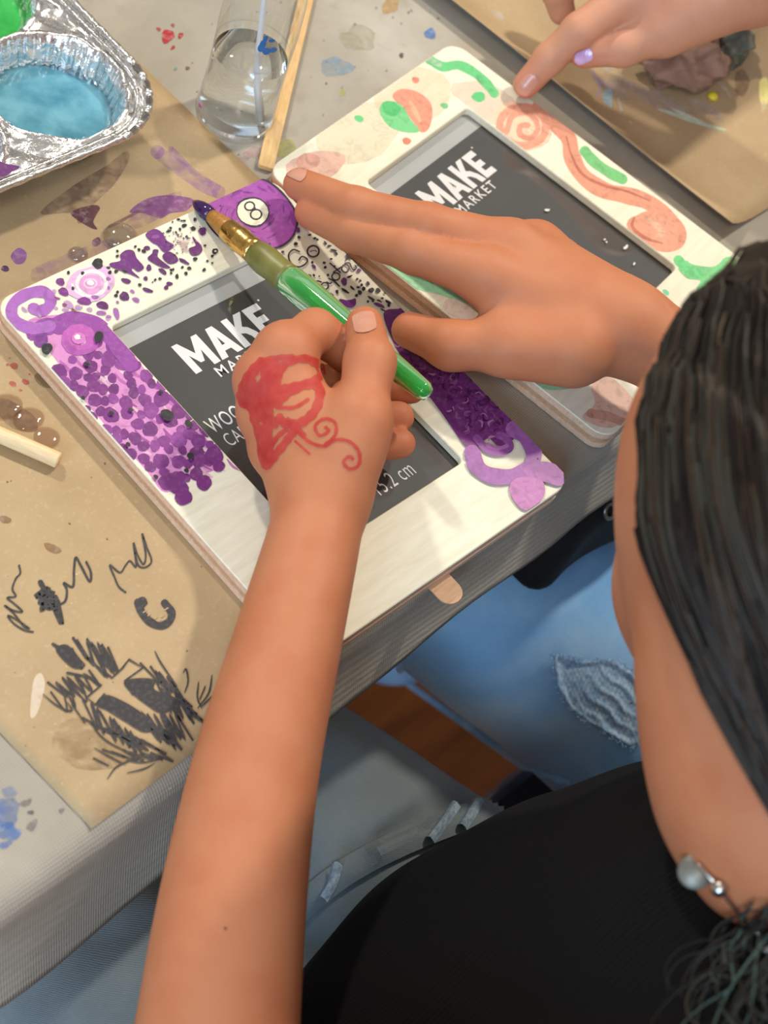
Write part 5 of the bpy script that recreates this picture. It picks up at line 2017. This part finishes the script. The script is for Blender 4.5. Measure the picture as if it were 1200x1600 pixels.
gi = {}; v = []; f = []
st = 2.5
for j in range(66):
    for i in range(68):
        x, y = 858 + i * st, 1014 + j * st
        if inside(x + 2 * math.sin(y * .7), y + 2 * math.sin(x * .6), out2):
            h, no = cast(jb2, x, y)
            if h is None: continue
            e = edge_d(x, y, out2)
            ridge = .0012 * math.exp(-((e - 5) / 4) ** 2)
            u = (x - 940) * .75 + (y - 1095) * .66; w_ = -(x - 940) * .66 + (y - 1095) * .75
            pucker = .0009 * max(0, math.sin(w_ * .30 + .8 * math.sin(u * .12))) * max(0, 1 - abs(u - 15) / 75) + .0005 * math.sin(x * .9 + 2 * math.sin(y * .4)) * math.sin(y * .8)
            gi[(i, j)] = len(v)
            v.append(np.array(h) + np.array(no) * (.0011 + ridge + pucker))
for (i, j) in list(gi):
    q = [(i, j), (i + 1, j), (i + 1, j + 1), (i, j + 1)]
    if all(k in gi for k in q): f.append([gi[k] for k in q][::-1])
MAT['patch'] = simple('frayed_patch', (140, 188, 232), (200, 226, 248), 420, .9, .35, .001)
if f:
    o = fast_mesh('frayed_patch', v, f, MAT['patch']); adopt(o, p2, P2O)
    thr = []; tcl = []
    for k in range(150):
        t = rs.uniform(0, len(out2)); i0 = int(t) % len(out2)
        a = np.array(out2[i0]) * (1 - t % 1) + np.array(out2[(i0 + 1) % len(out2)]) * (t % 1)
        L = []
        dx, dy = rs.uniform(-7, 7), rs.uniform(-7, 7)
        for s_i in np.linspace(0, 1, 6):
            h, no = cast(jb2, a[0] + dx * s_i + rs.uniform(-1, 1), a[1] + dy * s_i + rs.uniform(-1, 1))
            if h is not None: L.append(np.array(h) + np.array(no) * (.0018 + .0012 * math.sin(3 * s_i)))
        if len(L) == 6: thr.append(np.array(L)); tcl.append((200, 216, 230))
    strands(thr, [.00025] * len(thr), tcl, 'loose_threads', p2, P2O, MAT['patch'])
pts = []
for q in catmull([(*a, 0) for a in [(612, 985), (622, 1030), (645, 1080), (685, 1125), (740, 1158), (800, 1185), (850, 1208), (890, 1222)]], 12):
    h, no = cast(jb2, q[0], q[1])
    if h is not None: pts.append(np.array(h) + np.array(no) * .0006)
if len(pts) > 6:
    b = MB(); b.tube(pts, [.0028 + .0009 * math.sin(i * .9) for i in range(len(pts))], 8, flat=.6); o = b.build('side_seam', MAT['denim_blue']); adopt(o, p2, P2O)

# black bag with eyelets lying on the neighbour's lap
BC = np.array([.352, -.142, .642])


def bag_sd(p):
    q = np.abs(p - BC.astype(np.float32)) - np.array([.125, .085, .018], np.float32)
    d = np.sqrt((np.maximum(q, 0) ** 2).sum(1)) + np.minimum(q.max(1), 0) - .016
    return d + .0025 * np.sin(p[:, 0] * 60 + p[:, 1] * 30) + .002 * np.sin(p[:, 1] * 75)


bag = empty('black_bag', (BC[0], BC[1], .608))
tag(bag, 'black fabric bag with metal eyelets under the table edge', 'bag')
BGO = (BC[0], BC[1], .608)
bo = body('bag_body', bag_sd, BC - np.array([.16, .12, .05]), BC + np.array([.16, .12, .05]), .004, simple('black_fabric', (12, 11, 12), (20, 19, 20), 90, .9, .3), None, slack=1.5)
adopt(bo, bag, BGO)
bb_ = on_surface(bo)
for px, py in ((912, 785), (951, 798)):
    h, no = cast(bb_, px, py)
    if h is None: continue
    n_ = np.array(no); t1 = np.cross(n_, [0, 0, 1.]) if abs(n_[2]) < .9 else np.cross(n_, [1., 0, 0]); t1 /= np.linalg.norm(t1); t2 = np.cross(n_, t1)
    b = MB(); b.tube([np.array(h) + n_ * .001 + .0042 * (t1 * math.cos(g) + t2 * math.sin(g)) for g in np.linspace(0, 6.283, 24, endpoint=False)], .0013, 8, True)
    adopt(b.build('eyelet', simple('dull_metal', (120, 112, 106), (146, 138, 130), 60, .35, 0, metallic=.8)), bag, BGO)
pts = []
for q in catmull([(918, 772, 0), (926, 745, 0), (935, 735, 0), (952, 760, 0), (958, 785, 0)], 8):
    h, no = cast(bb_, q[0], q[1])
    if h is not None: pts.append(np.array(h) + np.array(no) * .001)
if len(pts) > 4:
    b = MB(); b.tube(pts, .0022, 8, flat=.4); adopt(b.build('strap', simple('grey_strap', (58, 56, 58), (74, 72, 74), 90, .8, .2)), bag, BGO)


# stools
def stool(x, y, top, w, d_, label):
    r = empty('stool', (x, y, 0))
    tag(r, label, 'stool', 'metal stools under the seated people')
    o = slab('seat', w, d_, .03, top - .025, top, simple('stool_seat', (52, 50, 54), (62, 60, 64), 60, .7, .1), r)
    b = MB(); b.tube([(px, py, top - .020) for px, py in rrect(w + .008, d_ + .008, .034, 6)], .009, 10, True); b.build('seat_rim', MAT['metal'], r)
    for sx in (-1, 1):
        for sy in (-1, 1):
            b = MB(); b.tube([(sx * (w / 2 - .03), sy * (d_ / 2 - .03), top - .03), (sx * (w / 2 + .01), sy * (d_ / 2 + .01), .0)], .0105, 10); b.build('leg', MAT['metal'], r)
    for sy in (-1, 1):
        b = MB(); b.tube([(-w / 2 + .005, sy * (d_ / 2 - .01), .2), (w / 2 - .005, sy * (d_ / 2 - .01), .2)], .008, 8); b.build('rung', MAT['metal'], r)
    return r


stool(.03, -.53, .404, .30, .30, 'metal stool under the person in the black shirt')
stool(.445, -.515, .400, .46, .44, 'metal stool under the person in light blue jeans')

# ------------------------------------------------------------------ pointing hand of a third person
H3 = [PZ(822, 132, .7625), PZ(858, 92, .778), PZ(905, 48, .797), PZ(985, -8, .815)]         # index, tip first
W3 = PZ(1180, -35, .845)
T3 = [PZ(912, 84, .785), PZ(975, 74, .795), PZ(1040, 48, .808), PZ(1120, 10, .83)]
M3_ = [PZ(878, 18, .780), PZ(868, -20, .795), PZ(930, -45, .81), PZ(1005, -40, .82)]
E3 = W3 + np.array([.19, .035, .09])


def hand3(p):
    palm = rcone(p, W3, H3[3], .021, .0135)
    palm = smin(palm, rcone(p, W3, M3_[3], .021, .0130), .01)
    palm = smin(palm, rcone(p, W3, PZ(1020, -70, .815), .020, .0125), .01)
    palm = smin(palm, rcone(p, T3[2], W3, .0135, .020), .012)
    palm = smin(palm, rcone(p, PZ(1030, 20, .812), W3, .0145, .021), .012)
    d = np.minimum(smin(palm, chain(p, H3, [.0078, .0090, .0100, .0125], .004), .008), smin(palm, chain(p, T3, [.0082, .0105, .0120, .0150], .005), .008))
    d = np.minimum(d, smin(palm, chain(p, M3_, [.0080, .0092, .0100, .0125], .004), .008))
    d = np.minimum(d, smin(palm, chain(p, [PZ(930, -20, .785), PZ(915, -70, .80), PZ(1020, -70, .815)], [.0078, .0090, .0120], .004), .008))
    d = smin(d, rcone(p, W3, E3, .0215, .036), .012)
    return d


P3O = tuple(E3)
p3 = empty('person', P3O)
tag(p3, 'person reaching in to point at the coral swirl, only hand and sleeve showing', 'person')
allp = np.array([*H3, *T3, *M3_, W3, E3, PZ(1020, -70, .815)])
o3 = body('hand_and_arm', hand3, allp.min(0) - .05, allp.max(0) + .05, .0018, MAT['skin'], None, skincol((206, 148, 118), [H3[0], T3[0]]))
adopt(o3, p3, P3O)
ob3 = on_surface(o3)
nail(ob3, ((836, 118), (812, 146), 22), p3, P3O, MAT['nail'])
nail(ob3, ((925, 82), (898, 94), 20), p3, P3O, MAT['nail_polish'])
b = MB()
ax = (E3 - W3) / np.linalg.norm(E3 - W3)
b.tube([W3 + ax * t for t in (.012, .016, .05, .10, .16, .24, .30)], [.026, .0285, .030, .034, .040, .044, .046], 24)
adopt(b.build('sleeve', simple('magenta_knit', (150, 30, 160), (186, 60, 192), 300, .9, .6, .002)), p3, P3O)

# ------------------------------------------------------------------ details belong to the part they sit on
HOME = {'fingernail': ('body', 'hand_and_arm'), 'painted_butterfly': ('body',), 'mole': ('body',), 'eye': ('body',), 'waistband': ('jeans',), 'belt_loop': ('jeans',),
        'frayed_patch': ('jeans',), 'loose_threads': ('jeans',), 'side_seam': ('jeans',), 'hair_strands': ('hair',), 'loose_curls': ('hair',), 'eyelet': ('bag_body',), 'strap': ('bag_body',),
        'brand_lettering': ('insert_card',), 'registered_mark': ('insert_card',), 'lettering': ('insert_card',), 'grey_band': ('insert_card',), 'painted_pattern': ('front_board',), 'dust_specks': ('glass_pane',),
        'rolled_rim': ('pan',), 'rim_ridge': ('pan',), 'paint_splash': ('pan',), 'marker_scribbles': ('sheet',), 'paint_smears': ('sheet',), 'paint_stains': ('cloth',), 'paint_dabs': ('bottle_wall',), 'mould_line': ('bottle_wall',), 'seat_rim': ('seat',)}
for o in list(bpy.data.objects):
    nm = o.name.split('.')[0]
    if nm in HOME and o.parent and o.parent.type == 'EMPTY':
        for sib in o.parent.children:
            if sib.name.split('.')[0] in HOME[nm]:
                o.parent = sib
                o.matrix_parent_inverse = Matrix.Identity(4)
                break
